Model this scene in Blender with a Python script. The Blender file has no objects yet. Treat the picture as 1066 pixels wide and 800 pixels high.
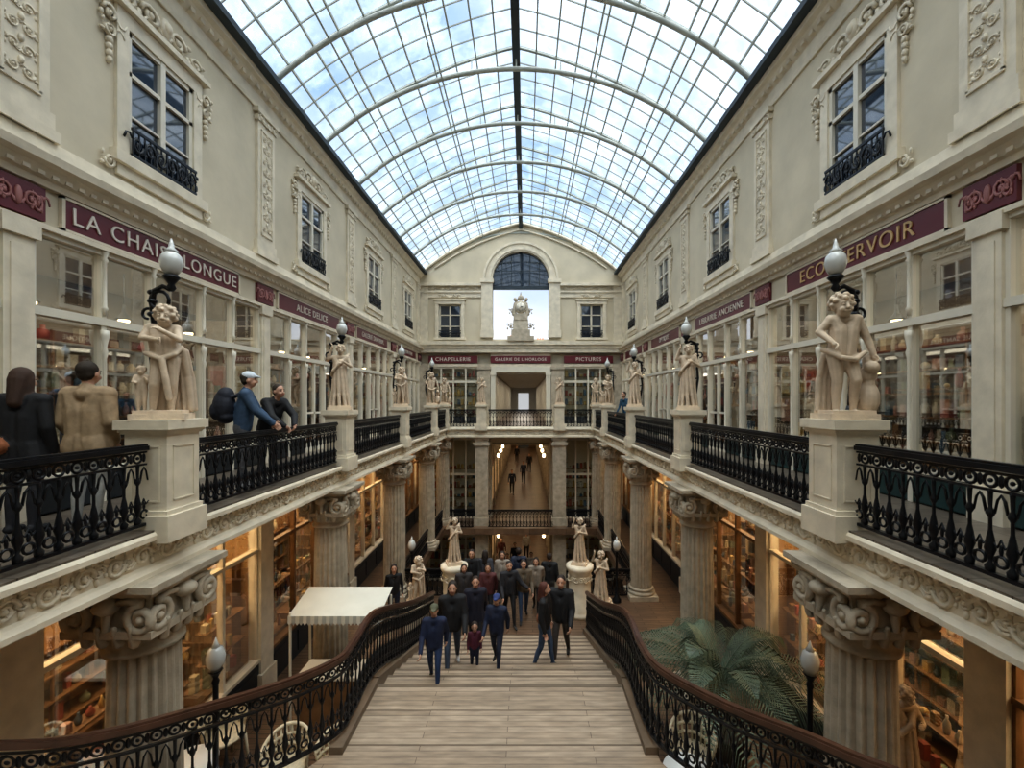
import bpy, bmesh, math, random
import numpy as np
from mathutils import Vector, Matrix
R=random.Random(11)
sc=bpy.context.scene
pi=math.pi
# ---------------------------------------------------------------- mesh builder
class MB:
    def __init__(s): s.v=[];s.f=[];s.m=[];s.s=[]
    def add(s,vs,fs,mat=0,sm=False):
        n=len(s.v); s.v.extend([tuple(v) for v in vs])
        s.f.extend([tuple(i+n for i in f) for f in fs])
        s.m.extend([mat]*len(fs)); s.s.extend([sm]*len(fs))
    def merge(s,o,M=None,mat=None):
        n=len(s.v)
        if M is not None:
            a=np.array(o.v); A=np.array(M); a=a@A[:3,:3].T+A[:3,3]; s.v.extend(map(tuple,a.tolist()))
        else: s.v.extend(o.v)
        s.f.extend([tuple(i+n for i in f) for f in o.f])
        s.m.extend(o.m if mat is None else [mat]*len(o.m)); s.s.extend(o.s)
    def box(s,x0,x1,y0,y1,z0,z1,mat=0):
        s.add([(x0,y0,z0),(x1,y0,z0),(x1,y1,z0),(x0,y1,z0),(x0,y0,z1),(x1,y0,z1),(x1,y1,z1),(x0,y1,z1)],
              [(0,3,2,1),(4,5,6,7),(0,1,5,4),(1,2,6,5),(2,3,7,6),(3,0,4,7)],mat)
    def quad(s,a,b,c,d,mat=0): s.add([a,b,c,d],[(0,1,2,3)],mat)
    def lathe(s,prof,c=(0,0,0),seg=12,mat=0,sm=True,flute=0,depth=.06):
        vs=[];n=len(prof)
        for r,z in prof:
            for i in range(seg):
                a=2*pi*i/seg; rr=r
                if flute: rr=r*(1-depth*(1-abs(math.cos(a*flute/2))**1.5))
                vs.append((c[0]+rr*math.cos(a),c[1]+rr*math.sin(a),c[2]+z))
        fs=[(j*seg+i,j*seg+(i+1)%seg,(j+1)*seg+(i+1)%seg,(j+1)*seg+i) for j in range(n-1) for i in range(seg)]
        fs.append(tuple(range(seg-1,-1,-1))); fs.append(tuple((n-1)*seg+i for i in range(seg)))
        s.add(vs,fs,mat,sm)
    def tube(s,pts,r,seg=6,mat=0,closed=False,sm=True):
        P=[Vector(p) for p in pts];n=len(P)
        rs=r if isinstance(r,(list,tuple)) else [r]*n
        up=None;vs=[]
        for i in range(n):
            if closed: t=(P[(i+1)%n]-P[i-1])
            else: t=P[min(i+1,n-1)]-P[max(i-1,0)]
            t.normalize()
            if up is None: up=t.orthogonal().normalized()
            u=(up-t*up.dot(t)); 
            if u.length<1e-5: u=t.orthogonal()
            u.normalize(); up=u; w=t.cross(u)
            for k in range(seg):
                a=2*pi*k/seg; vs.append(P[i]+u*(rs[i]*math.cos(a))+w*(rs[i]*math.sin(a)))
        m=n if closed else n-1
        fs=[(i*seg+k,i*seg+(k+1)%seg,((i+1)%n)*seg+(k+1)%seg,((i+1)%n)*seg+k) for i in range(m) for k in range(seg)]
        if not closed: fs.append(tuple(range(seg-1,-1,-1))); fs.append(tuple((n-1)*seg+k for k in range(seg)))
        s.add(vs,fs,mat,sm)
    def ell(s,c,r,seg=12,rings=8,mat=0,M=None):
        vs=[];fs=[]
        for j in range(1,rings):
            p=pi*j/rings
            for i in range(seg):
                a=2*pi*i/seg; vs.append(Vector((r[0]*math.sin(p)*math.cos(a),r[1]*math.sin(p)*math.sin(a),r[2]*math.cos(p))))
        t=len(vs); vs+= [Vector((0,0,r[2])),Vector((0,0,-r[2]))]
        for j in range(rings-2):
            for i in range(seg): fs.append((j*seg+i,(j+1)*seg+i,(j+1)*seg+(i+1)%seg,j*seg+(i+1)%seg))
        for i in range(seg):
            fs.append((t,i,(i+1)%seg)); b=(rings-2)*seg; fs.append((t+1,b+(i+1)%seg,b+i))
        if M is not None: vs=[M@v for v in vs]
        s.add([v+Vector(c) for v in vs],fs,mat,True)
    def cap(s,a,b,r0,r1,seg=10,mat=0):
        a=Vector(a);b=Vector(b);d=b-a;L=max(d.length,1e-5);t=d/L
        pts=[];rs=[]
        for k in range(4):
            q=k/4*pi/2; pts.append(a-t*(r0*math.cos(q)));rs.append(max(r0*math.sin(q),r0*.05))
        pts.append(a);rs.append(r0);pts.append(b);rs.append(r1)
        for k in range(3,-1,-1):
            q=k/4*pi/2; pts.append(b+t*(r1*math.cos(q)));rs.append(max(r1*math.sin(q),r1*.05))
        s.tube(pts,rs,seg,mat)
    def prism(s,prof,y0,y1,mat=0):
        n=len(prof); vs=[(x,y0,z) for x,z in prof]+[(x,y1,z) for x,z in prof]
        fs=[(i,(i+1)%n,n+(i+1)%n,n+i) for i in range(n)]+[tuple(range(n-1,-1,-1)),tuple(range(n,2*n))]
        s.add(vs,fs,mat)
    def prismx(s,prof,x0,x1,mat=0):
        n=len(prof); vs=[(x0,y,z) for y,z in prof]+[(x1,y,z) for y,z in prof]
        fs=[(i,(i+1)%n,n+(i+1)%n,n+i) for i in range(n)]+[tuple(range(n-1,-1,-1)),tuple(range(n,2*n))]
        s.add(vs,fs,mat)
    def sweep(s,path,w,z0,z1,mat=0):
        P=[Vector(p) for p in path];n=len(P);vs=[]
        for i in range(n):
            t=P[min(i+1,n-1)]-P[max(i-1,0)];t.z=0;t.normalize();nn=Vector((-t.y,t.x,0))*(w/2)
            for q,z in ((nn,z0),(-nn,z0),(-nn,z1),(nn,z1)): vs.append(P[i]+q+Vector((0,0,z)))
        fs=[(i*4+k,i*4+(k+1)%4,(i+1)*4+(k+1)%4,(i+1)*4+k) for i in range(n-1) for k in range(4)]
        fs+=[(3,2,1,0),tuple((n-1)*4+k for k in range(4))]
        s.add(vs,fs,mat)
    def make(s,name,mats,parent=None,loc=(0,0,0),side=1,rot=0):
        me=bpy.data.meshes.new(name)
        vs=s.v; fs=s.f
        if side<0: vs=[(-a,b,c) for a,b,c in vs]; fs=[f[::-1] for f in fs]
        me.from_pydata(vs,[],fs)
        for m in mats: me.materials.append(m)
        me.polygons.foreach_set('material_index',s.m); me.polygons.foreach_set('use_smooth',s.s); me.update()
        o=bpy.data.objects.new(name,me); sc.collection.objects.link(o)
        o.location=loc; o.rotation_euler=(0,0,rot)
        if parent: o.parent=parent
        return o
def T(x,y,z,rz=0,sx=1,sy=1,sz=1):
    return Matrix.Translation((x,y,z))@Matrix.Rotation(rz,4,'Z')@Matrix.Diagonal((sx,sy,sz,1))
# ---------------------------------------------------------------- materials
def pm(name,col,rough=.6,metal=0,var=.12,scale=3,bump=0,bs=20,spec=.5,emis=None,es=0):
    m=bpy.data.materials.new(name);m.use_nodes=True;N=m.node_tree.nodes;L=m.node_tree.links
    b=N['Principled BSDF'];b.inputs['Roughness'].default_value=rough;b.inputs['Metallic'].default_value=metal
    b.inputs['Specular IOR Level'].default_value=spec
    tc=N.new('ShaderNodeTexCoord')
    if var>0:
        n=N.new('ShaderNodeTexNoise');n.inputs['Scale'].default_value=scale;n.inputs['Detail'].default_value=6
        L.new(tc.outputs['Object'],n.inputs['Vector'])
        r=N.new('ShaderNodeValToRGB');r.color_ramp.elements[0].position=.3;r.color_ramp.elements[1].position=.7
        r.color_ramp.elements[0].color=tuple(c*(1-var) for c in col)+(1,);r.color_ramp.elements[1].color=tuple(min(1,c*(1+var)) for c in col)+(1,)
        L.new(n.outputs['Fac'],r.inputs[0]);L.new(r.outputs[0],b.inputs['Base Color'])
    else: b.inputs['Base Color'].default_value=tuple(col)+(1,)
    if bump>0:
        n2=N.new('ShaderNodeTexNoise');n2.inputs['Scale'].default_value=bs;n2.inputs['Detail'].default_value=5
        L.new(tc.outputs['Object'],n2.inputs['Vector'])
        bp=N.new('ShaderNodeBump');bp.inputs['Strength'].default_value=bump;bp.inputs['Distance'].default_value=.02
        L.new(n2.outputs['Fac'],bp.inputs['Height']);L.new(bp.outputs[0],b.inputs['Normal'])
    if emis: b.inputs['Emission Color'].default_value=tuple(emis)+(1,);b.inputs['Emission Strength'].default_value=es
    return m
cream=pm('cream_plaster',(.60,.53,.40),.75,var=.10,scale=1.2,bump=.15,bs=8)
trim=pm('cream_trim',(.71,.635,.50),.6,var=.12,scale=4,bump=.1,bs=30)
stone=pm('column_stone',(.45,.39,.30),.7,var=.2,scale=5,bump=.3,bs=30)
white=pm('white_paint',(.70,.65,.54),.45,var=.04)
iron=pm('cast_iron',(.012,.014,.018),.32,metal=.3,var=.3,scale=9)
maroon=pm('maroon_enamel',(.13,.022,.030),.35,var=.1)
rose=pm('rose_relief',(.36,.16,.15),.5)
gold=pm('gold_letters',(.62,.42,.2),.4,var=0)
clet=pm('cream_letters',(.75,.68,.6),.5,var=0)
roofm=pm('roof_steel',(.42,.44,.40),.5,var=.12,scale=2)
ridgem=pm('roof_ridge',(.03,.045,.06),.5,var=.1)
woodh=pm('handrail_wood',(.085,.04,.025),.28,var=.3,scale=6)
dark=pm('dark_paint',(.02,.024,.028),.4,var=.1)
teal=pm('dark_teal_paint',(.02,.05,.05),.35,var=.1)
inter=pm('shop_plaster',(.22,.18,.14),.8,var=.05)
interw=pm('shop_warm_plaster',(.40,.24,.11),.8,var=.1)
oak=pm('shop_oak',(.22,.12,.055),.5,var=.25,scale=4)
winglass=pm('window_pane',(.03,.045,.07),.04,var=.0,spec=1.0)
winglass.node_tree.nodes['Principled BSDF'].inputs['Coat Weight'].default_value=1.0
lampglow=pm('opal_glass',(.55,.56,.54),.12,var=0,spec=.8)
lampwarm=pm('lamp_warm',(.8,.7,.5),.3,var=0,emis=(1,.75,.42),es=7)
canvas=pm('awning_canvas',(.62,.60,.52),.8,var=.05)
leafm=pm('palm_leaf',(.10,.135,.09),.55,var=.4,scale=6)
terra=pm('planter',(.06,.05,.045),.6)
rattan=pm('rattan',(.66,.58,.42),.6,var=.2,scale=20)
tabw=pm('table_white',(.8,.8,.77),.3,var=0)
GC=[(.40,.10,.07),(.55,.36,.12),(.55,.50,.40),(.10,.16,.22),(.30,.17,.08),(.45,.26,.20),(.07,.07,.07),(.18,.22,.14),(.60,.52,.36)]
goods=[pm('goods_%d'%i,c,.5,var=.2,scale=12) for i,c in enumerate(GC)]
def statue_mat():
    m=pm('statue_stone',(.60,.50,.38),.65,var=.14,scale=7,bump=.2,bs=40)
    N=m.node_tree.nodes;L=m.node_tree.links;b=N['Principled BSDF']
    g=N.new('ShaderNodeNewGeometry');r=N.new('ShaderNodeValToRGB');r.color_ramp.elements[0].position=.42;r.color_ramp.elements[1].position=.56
    r.color_ramp.elements[0].color=(.5,.45,.42,1);r.color_ramp.elements[1].color=(1.15,1.12,1.1,1)  # occlusion shade put into the colour: creases darker, ridges lighter
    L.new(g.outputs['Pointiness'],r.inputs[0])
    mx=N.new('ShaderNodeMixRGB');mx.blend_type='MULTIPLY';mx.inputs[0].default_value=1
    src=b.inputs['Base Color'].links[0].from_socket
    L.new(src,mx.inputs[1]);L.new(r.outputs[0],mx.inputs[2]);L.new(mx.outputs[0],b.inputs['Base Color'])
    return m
statm=statue_mat()
def plank(name,c1,c2,mortar,bw,rh,rough,rot=0,ms=.008,off=.5):
    m=bpy.data.materials.new(name);m.use_nodes=True;N=m.node_tree.nodes;L=m.node_tree.links;b=N['Principled BSDF']
    tc=N.new('ShaderNodeTexCoord');mp=N.new('ShaderNodeMapping');mp.inputs['Rotation'].default_value=(0,0,rot)
    br=N.new('ShaderNodeTexBrick');br.inputs['Scale'].default_value=1;br.inputs['Brick Width'].default_value=bw;br.inputs['Row Height'].default_value=rh
    br.inputs['Mortar Size'].default_value=ms;br.inputs['Color1'].default_value=c1+(1,);br.inputs['Color2'].default_value=c2+(1,);br.inputs['Mortar'].default_value=mortar+(1,);br.offset=off
    n=N.new('ShaderNodeTexNoise');n.inputs['Scale'].default_value=3;n.inputs['Detail'].default_value=8
    m3=N.new('ShaderNodeMapping');m3.inputs['Scale'].default_value=(1,6,1)
    mx=N.new('ShaderNodeMixRGB');mx.blend_type='OVERLAY';mx.inputs[0].default_value=.6
    L.new(tc.outputs['Object'],mp.inputs[0]);L.new(mp.outputs[0],br.inputs['Vector']);L.new(tc.outputs['Object'],m3.inputs[0]);L.new(m3.outputs[0],n.inputs['Vector'])
    L.new(br.outputs['Color'],mx.inputs[1]);L.new(n.outputs['Fac'],mx.inputs[2]);L.new(mx.outputs[0],b.inputs['Base Color']);b.inputs['Roughness'].default_value=rough
    return m
stairw=plank('stair_planks',(.40,.31,.225),(.31,.235,.165),(.15,.11,.075),2.3,.105,.5,ms=.005)
midw=plank('floor_parquet',(.17,.105,.065),(.12,.075,.048),(.04,.03,.02),.9,.12,.35)
galw=plank('gallery_floor',(.16,.13,.10),(.11,.09,.07),(.04,.03,.02),.6,.3,.3)
def glassmat(name,tint,base,k=1.3,dirt=0):
    m=bpy.data.materials.new(name);m.use_nodes=True;N=m.node_tree.nodes;L=m.node_tree.links;N.remove(N['Principled BSDF'])
    o=N['Material Output'];t=N.new('ShaderNodeBsdfTransparent');t.inputs[0].default_value=tint+(1,)
    if dirt:
        tr=N.new('ShaderNodeBsdfTranslucent');tr.inputs[0].default_value=(.75,.85,.95,1)
        tc=N.new('ShaderNodeTexCoord');n=N.new('ShaderNodeTexNoise');n.inputs['Scale'].default_value=.9;n.inputs['Detail'].default_value=9;n.inputs['Roughness'].default_value=.7
        r=N.new('ShaderNodeMapRange');r.inputs[1].default_value=.4;r.inputs[2].default_value=.75;r.inputs[3].default_value=.03;r.inputs[4].default_value=dirt
        L.new(tc.outputs['Object'],n.inputs['Vector']);L.new(n.outputs['Fac'],r.inputs[0])
        m2=N.new('ShaderNodeMixShader');L.new(r.outputs[0],m2.inputs[0]);L.new(t.outputs[0],m2.inputs[1]);L.new(tr.outputs[0],m2.inputs[2]);L.new(m2.outputs[0],o.inputs[0])
    else:
        g=N.new('ShaderNodeBsdfGlossy');g.inputs['Roughness'].default_value=.02;g.inputs[0].default_value=(.85,.87,.88,1)
        f=N.new('ShaderNodeFresnel');f.inputs[0].default_value=1.45
        a=N.new('ShaderNodeMath');a.operation='MULTIPLY_ADD';a.inputs[1].default_value=k;a.inputs[2].default_value=base
        b=N.new('ShaderNodeMath');b.operation='MINIMUM';b.inputs[1].default_value=.5
        L.new(f.outputs[0],a.inputs[0]);L.new(a.outputs[0],b.inputs[0]);mx=N.new('ShaderNodeMixShader');L.new(b.outputs[0],mx.inputs[0]);L.new(t.outputs[0],mx.inputs[1]);L.new(g.outputs[0],mx.inputs[2])
        L.new(mx.outputs[0],o.inputs[0])
    return m
shopglass=glassmat('shop_glass',(.86,.90,.88),.06,1.2)
roofglass=glassmat('roof_glass',(.82,.91,.98),.0,1,.5)
# ---------------------------------------------------------------- constants
YK=[4.8+4.57*k for k in range(5)]
YB=[.23]+YK
XW=5.42; ZM=-4.94; ZL=-8.24; YF=23.08
Y0=-3.0
WOFF=[-.35,-.35,-.2,-.1,0]
def zarc(x):
    c=10.34;h=c-8.1;Rr=(5.42**2+h**2)/(2*h);return c-Rr+math.sqrt(max(Rr*Rr-x*x,0))
def zg(x):
    x=abs(x);h=10.34-8.1;an=(zarc(x)-8.1)/h;li=1-x/5.42
    return 8.16+2.74*(.55*an+.45*li)
def ring(c,r,tr,n=12):
    return [(c[0]+r*math.cos(2*pi*i/n),c[1],c[2]+r*math.sin(2*pi*i/n)) for i in range(n)]
def rail_module(sc_=1.0):
    m=MB()
    pr=[(.012,.07),(.03,.085),(.034,.12),(.014,.15),(.018,.19),(.036,.25),(.024,.33),(.013,.39),(.012,.48),(.027,.51),(.027,.53),(.012,.56),(.016,.66),(.02,.69)]
    m.lathe([(r,z*sc_) for r,z in pr],seg=7)
    m.tube(ring((0,0,.76*sc_),.048,0),.013,4,closed=True)
    m.ell((0,0,.76*sc_),(.018,.018,.018),6,4)
    m.tube(ring((.075,0,.17*sc_),.042,0,10),.013,4,closed=True)
    m.ell((.075,0,.76*sc_),(.024,.012,.05),6,4)
    m.tube([(.03,0,.52*sc_),(.05,0,.62*sc_),(.075,0,.66*sc_),(.1,0,.62*sc_),(.12,0,.52*sc_)],.010,4)
    m.tube([(.02,0,.30*sc_),(.05,0,.27*sc_),(.075,0,.33*sc_),(.1,0,.27*sc_),(.13,0,.30*sc_)],.009,4)
    m.ell((.075,0,.25*sc_),(.016,.012,.05),6,4)
    return m
RM=rail_module(1.0); RMS=rail_module(1.2)
def railing(name,path,mod=RM,k=1.0,hand=0,sp=.15):
    m=MB();P=[Vector(p) for p in path]
    ds=[0]
    for a,b in zip(P,P[1:]): ds.append(ds[-1]+(Vector((b.x-a.x,b.y-a.y,0))).length)
    n=max(1,round(ds[-1]/sp));st=ds[-1]/n
    for i in range(n):
        d=(i+.5)*st-.02;j=0
        while j<len(ds)-2 and ds[j+1]<d: j+=1
        a=P[j];b=P[j+1];u=(d-ds[j])/(ds[j+1]-ds[j]);p=a.lerp(b,u);ang=math.atan2(b.y-a.y,b.x-a.x)
        sl=(b.z-a.z)/max(1e-4,math.hypot(b.x-a.x,b.y-a.y))
        M=T(p.x,p.y,p.z,ang);S=Matrix.Identity(4);S[2][0]=sl
        m.merge(mod,M@S)
    m.sweep(path,.05,.05*k,.08*k);m.sweep(path,.035,.68*k,.70*k);m.sweep(path,.035,.81*k,.83*k)
    m.sweep(path,.085,.84*k,.885*k,1);m.sweep(path,.055,.885*k,.905*k,1)
    return m.make(name,[iron,woodh if hand else iron])
def spiral(r0,r1,turns,n,flip=1,ph=0):
    return [((r0+(r1-r0)*i/n)*math.cos(ph+flip*2*pi*turns*i/n),0,(r0+(r1-r0)*i/n)*math.sin(ph+flip*2*pi*turns*i/n)) for i in range(n+1)]
SCR=MB();SCR.tube(spiral(.085,.02,1.4,14),[.018]*10+[.014]*5,4)
SCR.ell((0,0,0),(.026,.02,.026),6,4);SCR.ell((.11,0,.06),(.035,.014,.022),6,4);SCR.ell((.1,0,-.06),(.022,.014,.035),6,4)
SCR.tube([(-.085,0,-.03),(-.12,0,-.07),(-.17,0,-.06),(-.2,0,0)],.014,4)
# ---------------------------------------------------------------- big shell
def shell():
    for sd,nm in ((-1,'left'),(1,'right')):
        m=MB()
        zs0,zs1=4.82,6.62
        ws=[(YB[i]+YB[i+1])/2+WOFF[i] for i in range(5)]
        y=Y0
        for w in ws:
            m.box(XW,XW+.35,y,w-.62,4.2,8.05); m.box(XW,XW+.35,w-.62,w+.62,4.2,zs0); m.box(XW,XW+.35,w-.62,w+.62,zs1,8.05); y=w+.62
        m.box(XW,XW+.35,y,YF,4.2,8.05)
        m.box(XW,XW+.5,Y0,YF,3.42,4.2)
        m.box(XW+.35,8.2,Y0,YF,8.0,8.1); m.box(8.0,8.2,Y0,YF,ZL,8.05)
        m.box(XW,XW+.3,Y0,YF,-.62,0.02)
        m.box(XW+.3,8.1,Y0,YF,-.62,-.02); m.box(XW,8.1,Y0,YF,-5.1,-4.96);m.box(XW+.3,8.1,Y0,YF,3.42,3.6)
        m.make('wall_'+nm,[cream],side=sd)
        m=MB()
        for yk in [.23]+YK:
            m.box(XW-.05,XW+.2,yk-.15,yk+.15,0,3.42);m.box(XW-.08,XW,yk-.19,yk+.19,0,.4);m.box(XW-.065,XW-.05,yk-.09,yk+.09,.6,3.1,0)
            m.box(XW-.09,XW,yk-.19,yk+.19,3.2,3.4)
            m.box(XW-.08,XW+.2,yk-.22,yk+.22,ZM,-.49);m.box(XW-.13,XW,yk-.27,yk+.27,ZM,ZM+.5);m.box(XW-.13,XW,yk-.27,yk+.27,-.95,-.75)
        m.make('trim_piers_'+nm,[trim],side=sd)
        m=MB()
        m.prism([(5.5,3.86),(5.36,3.86),(5.34,3.93),(5.30,3.95),(5.24,4.04),(5.16,4.07),(5.14,4.16),(5.2,4.18),(5.34,4.24),(5.36,4.42),(5.5,4.46)],Y0,YF)
        m.prism([(5.5,3.36),(5.35,3.36),(5.35,3.42),(5.5,3.44)],Y0,YF)
        m.prism([(5.5,7.5),(5.38,7.5),(5.36,7.57),(5.39,7.6),(5.39,7.82),(5.34,7.86),(5.26,7.95),(5.18,7.99),(5.16,8.08),(5.5,8.1)],Y0,YF)
        y=1.0
        while y<YF: m.box(5.27,5.36,y,y+.07,3.95,4.02);y+=.15
        y=1.0
        while y<YF: m.box(5.29,5.39,y,y+.1,7.84,7.93);y+=.22
        m.make('trim_cornice_'+nm,[trim],side=sd)
        m=MB()
        for yk in [.23]+YK[:4]+[YF-.3]:
            m.box(5.34,5.44,yk-.34,yk+.34,4.42,4.75);m.box(5.31,5.44,yk-.38,yk+.38,4.42,4.55);m.box(5.36,5.44,yk-.3,yk+.3,4.75,7.3)
            m.box(5.33,5.44,yk-.34,yk+.34,7.26,7.36);m.box(5.30,5.44,yk-.38,yk+.38,7.40,7.5);m.box(5.35,5.44,yk-.3,yk+.3,7.36,7.42)
            for a,b in ((-.2,-.17),(.17,.2)): m.box(5.335,5.37,yk+a,yk+b,4.9,7.1)
            m.box(5.335,5.37,yk-.2,yk+.2,4.88,4.92);m.box(5.335,5.37,yk-.2,yk+.2,7.08,7.12)
            for i in range(9):
                z=5.05+i*.24
                for q in (-1,1): m.merge(SCR,T(5.36,yk+q*.075,z,pi/2,.75*q,1.3,.75*(1 if i%2 else -1)))
                m.ell((5.35,yk,z+.1),(.03,.03,.05),6,4)
            for q in (-1,1): m.merge(SCR,T(5.33,yk+q*.2,7.33,pi/2,1.1*q,1,1.1))
        m.make('trim_pilasters_'+nm,[trim],side=sd)
        for wi,w in enumerate(ws):
            m=MB()
            X=XW
            for a,b in ((-.78,-.60),(.60,.78)):
                m.box(X-.05,X+.1,w+a,w+b,4.5,6.85)
            m.box(X-.05,X+.1,w-.6,w+.6,6.62,6.85);m.box(X-.13,X,w-.88,w+.88,6.85,6.93);m.box(X-.11,X+.1,w-.85,w+.85,4.66,4.82);m.box(X-.05,X,w-.6,w+.6,4.5,4.66)
            for q in (-1,1):
                m.merge(SCR,T(X-.05,w+q*.25,7.12,pi/2,2.0*q,2.2,1.7));m.merge(SCR,T(X-.05,w+q*.62,7.05,pi/2,1.5*q,2.2,1.2))
                m.merge(SCR,T(X-.04,w+q*.88,6.62,pi/2,1.2*q,2,1.3));m.merge(SCR,T(X-.04,w+q*.88,6.4,pi/2,1.0*q,2,-1.1))
                for i in range(4): m.ell((X-.03,w+q*.88,6.25-i*.09),(.05,.05-.006*i,.055),6,5)
                m.merge(SCR,T(X-.04,w+q*.88,4.62,pi/2,1.0*q,1.4,-1.2))
            m.ell((X-.06,w,7.15),(.07,.11,.15),8,6);m.ell((X-.1,w,7.15),(.06,.07,.09),8,6)
            xg=X+.01
            m.box(xg-.03,xg+.04,w-.6,w-.53,4.82,6.62,1);m.box(xg-.03,xg+.04,w+.53,w+.6,4.82,6.62,1);m.box(xg-.03,xg+.04,w-.6,w+.6,6.55,6.62,1);m.box(xg-.03,xg+.04,w-.6,w+.6,4.82,4.9,1)
            m.box(xg-.04,xg+.04,w-.045,w+.045,4.82,6.62,1);m.box(xg-.03,xg+.04,w-.6,w+.6,6.0,6.06,1);m.box(xg-.02,xg+.03,w-.6,w+.6,5.42,5.45,1)
            m.quad((xg+.02,w-.6,4.82),(xg+.02,w+.6,4.82),(xg+.02,w+.6,6.62),(xg+.02,w-.6,6.62),2)
            m.box(X-.10,X-.07,w-.6,w+.6,5.2,5.24,3);m.box(X-.10,X-.07,w-.6,w+.6,4.84,4.87,3)
            for i in range(13): m.box(X-.095,X-.075,w-.59+i*.097,w-.575+i*.097,4.87,5.2,3)
            for i in range(6): m.merge(SCR,T(X-.085,w-.5+i*.2,5.04,pi/2,1.1,.8,1.5 if i%2 else -1.5),3)
            m.make('window_%d'%(wi+1+(5 if sd>0 else 0)),[trim,white,winglass,iron],side=sd)
        m=MB()
        m.prism([(5.45,-.02),(3.62,-.02),(3.60,-.05),(3.60,-.10),(3.68,-.13),(3.74,-.15),(3.74,-.38),(3.70,-.40),(3.66,-.44),(3.66,-.49),(5.45,-.49)],Y0,YF)
        y=.6;i=0
        while y<YF-1:
            m.merge(SCR,T(3.735,y,-.265,pi/2,1.15,1.6,1.2 if i%2 else -1.2));m.merge(SCR,T(3.735,y+.13,-.26,pi/2,.7,1.3,.7 if i%2 else -.7));y+=.30;i+=1
        y=.6
        while y<YF-1: m.box(3.66,3.72,y,y+.05,-.15,-.115);y+=.11
        m.make('balcony_slab_'+nm,[trim],side=sd)
        m=MB();m.box(3.63,XW,Y0,YF,-.02,0);m.make('floor_gallery_'+nm,[galw],side=sd)
        m=MB()
        for yk in YB: m.box(4.0,XW,yk-.22,yk+.22,-.78,-.49)
        m.make('ceiling_beams_'+nm,[trim],side=sd)
        m=MB();m.box(XW,XW+.2,13,YF,ZL,-5.1)
        for y in (14.5,17,19.5,22):
            m.box(XW-.05,XW,y-.9,y+.9,ZL+.3,-5.6,1)  # dark panels painted as the shade inside shop openings
        m.make('wall_lower_'+nm,[cream,dark],side=sd)
    m=MB();m.box(-8.2,8.2,Y0-.3,Y0,ZL,8.1);v=[(x,Y0,zg(x)) for x in [5.42-10.84*i/20 for i in range(21)]];m.add(v,[tuple(range(21))]);m.make('wall_back',[cream])
    m=MB();m.box(-3.63,3.63,Y0,.3,-.49,0);m.make('floor_landing_top',[galw])
    m=MB();m.box(-XW,XW,Y0,13.9,ZM-.3,ZM);m.box(3.75,XW,13.9,21.2,ZM-.3,ZM);m.box(-XW,-3.75,13.9,21.2,ZM-.3,ZM);m.box(-XW,XW,21.2,YF,ZM-.3,ZM)
    m.make('floor_middle',[midw])
    m=MB();m.box(-8.2,8.2,Y0,YF+14,ZL-.2,ZL);m.make('floor_lower',[midw])
shell()
# ---------------------------------------------------------------- columns
COLM=MB()
COLM.lathe([(.345,ZM+.32),(.342,-3.4),(.335,-2.3),(.315,-1.32)],seg=120,sm=False,flute=20,depth=.12)
COLM.box(-.45,.45,-.45,.45,ZM,ZM+.14)
COLM.lathe([(.43,ZM+.14),(.45,ZM+.18),(.43,ZM+.23),(.38,ZM+.25),(.38,ZM+.28),(.41,ZM+.30),(.36,ZM+.34)],seg=32)
COLM.lathe([(.32,-1.34),(.36,-1.32),(.36,-1.28),(.33,-1.26),(.34,-1.18),(.42,-1.08),(.43,-1.04)],seg=32)
COLM.box(-.46,.46,-.46,.46,-1.05,-.97)
COLM.box(-.38,.38,-.38,.38,-.97,-.62);COLM.box(-.48,.48,-.48,.48,-.62,-.56);COLM.box(-.54,.54,-.54,.54,-.56,-.49)
for k in range(4):
    M=Matrix.Rotation(k*pi/2,4,'Z')
    for q in (-1,1):
        Vv=MB();Vv.tube(spiral(.16,.03,1.6,22,1,pi/2),[.045]*16+[.032]*7,6);Vv.ell((0,0,0),(.05,.06,.05),8,6)
        Vv.tube([(0,0,.16),(-.12,0,.19),(-.3,-.0,.15)],[.045,.04,.03],6)
        COLM.merge(Vv,M@Matrix.Translation((q*.34,-.43,-.86))@Matrix.Diagonal((q,1,1,1)))
    for a in (-.24,-.08,.08,.24): COLM.cap(M@Vector((a,-.40,-1.12)),M@Vector((a*1.05,-.46,-.94)),.05,.025,6)
    COLM.ell(M@Vector((0,-.44,-.72)),(.12,.12,.09),8,6)
    COLM.cap(M@Vector((0,-.42,-.62)),M@Vector((0,-.46,-.95)),.07,.03,8)
base=None
for yk in YK[:4]+[22.1]:
    for sx in (-1,1):
        if base is None: base=COLM.make('fluted_column',[stone],loc=(sx*3.97,yk,0))
        else:
            o=bpy.data.objects.new('fluted_column',base.data);sc.collection.objects.link(o);o.location=(sx*3.97,yk,0)
# ---------------------------------------------------------------- railings
for sx in (-1,1):
    ys=[Y0]+[.23]+YK[:4]+[21.6]
    for a,b in zip(ys[1:],ys[2:]):
        railing('balcony_railing',[(sx*3.74,a+.26,0),(sx*3.74,b-.26 if b<21 else b,0)])
    railing('balcony_railing',[(sx*3.85,YK[2]+.4,ZM),(sx*3.85,YK[3]-.4,ZM)])
    railing('balcony_railing',[(sx*3.85,YK[3]+.4,ZM),(sx*3.85,21.3,ZM)])
    railing('balcony_railing',[(sx*2.05,13.85,ZM),(sx*3.6,13.85,ZM)])
    railing('balcony_railing',[(sx*2.3,21.65,0),(sx*3.6,21.65,0)],sp=.17)
    railing('balcony_railing',[(sx*2.3,21.35,ZM),(sx*3.5,21.35,ZM)],sp=.17)
railing('balcony_railing',[(-1.6,21.65,0),(1.6,21.65,0)],sp=.17)
railing('balcony_railing',[(-1.6,21.35,ZM),(1.6,21.35,ZM)],sp=.17)
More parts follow.
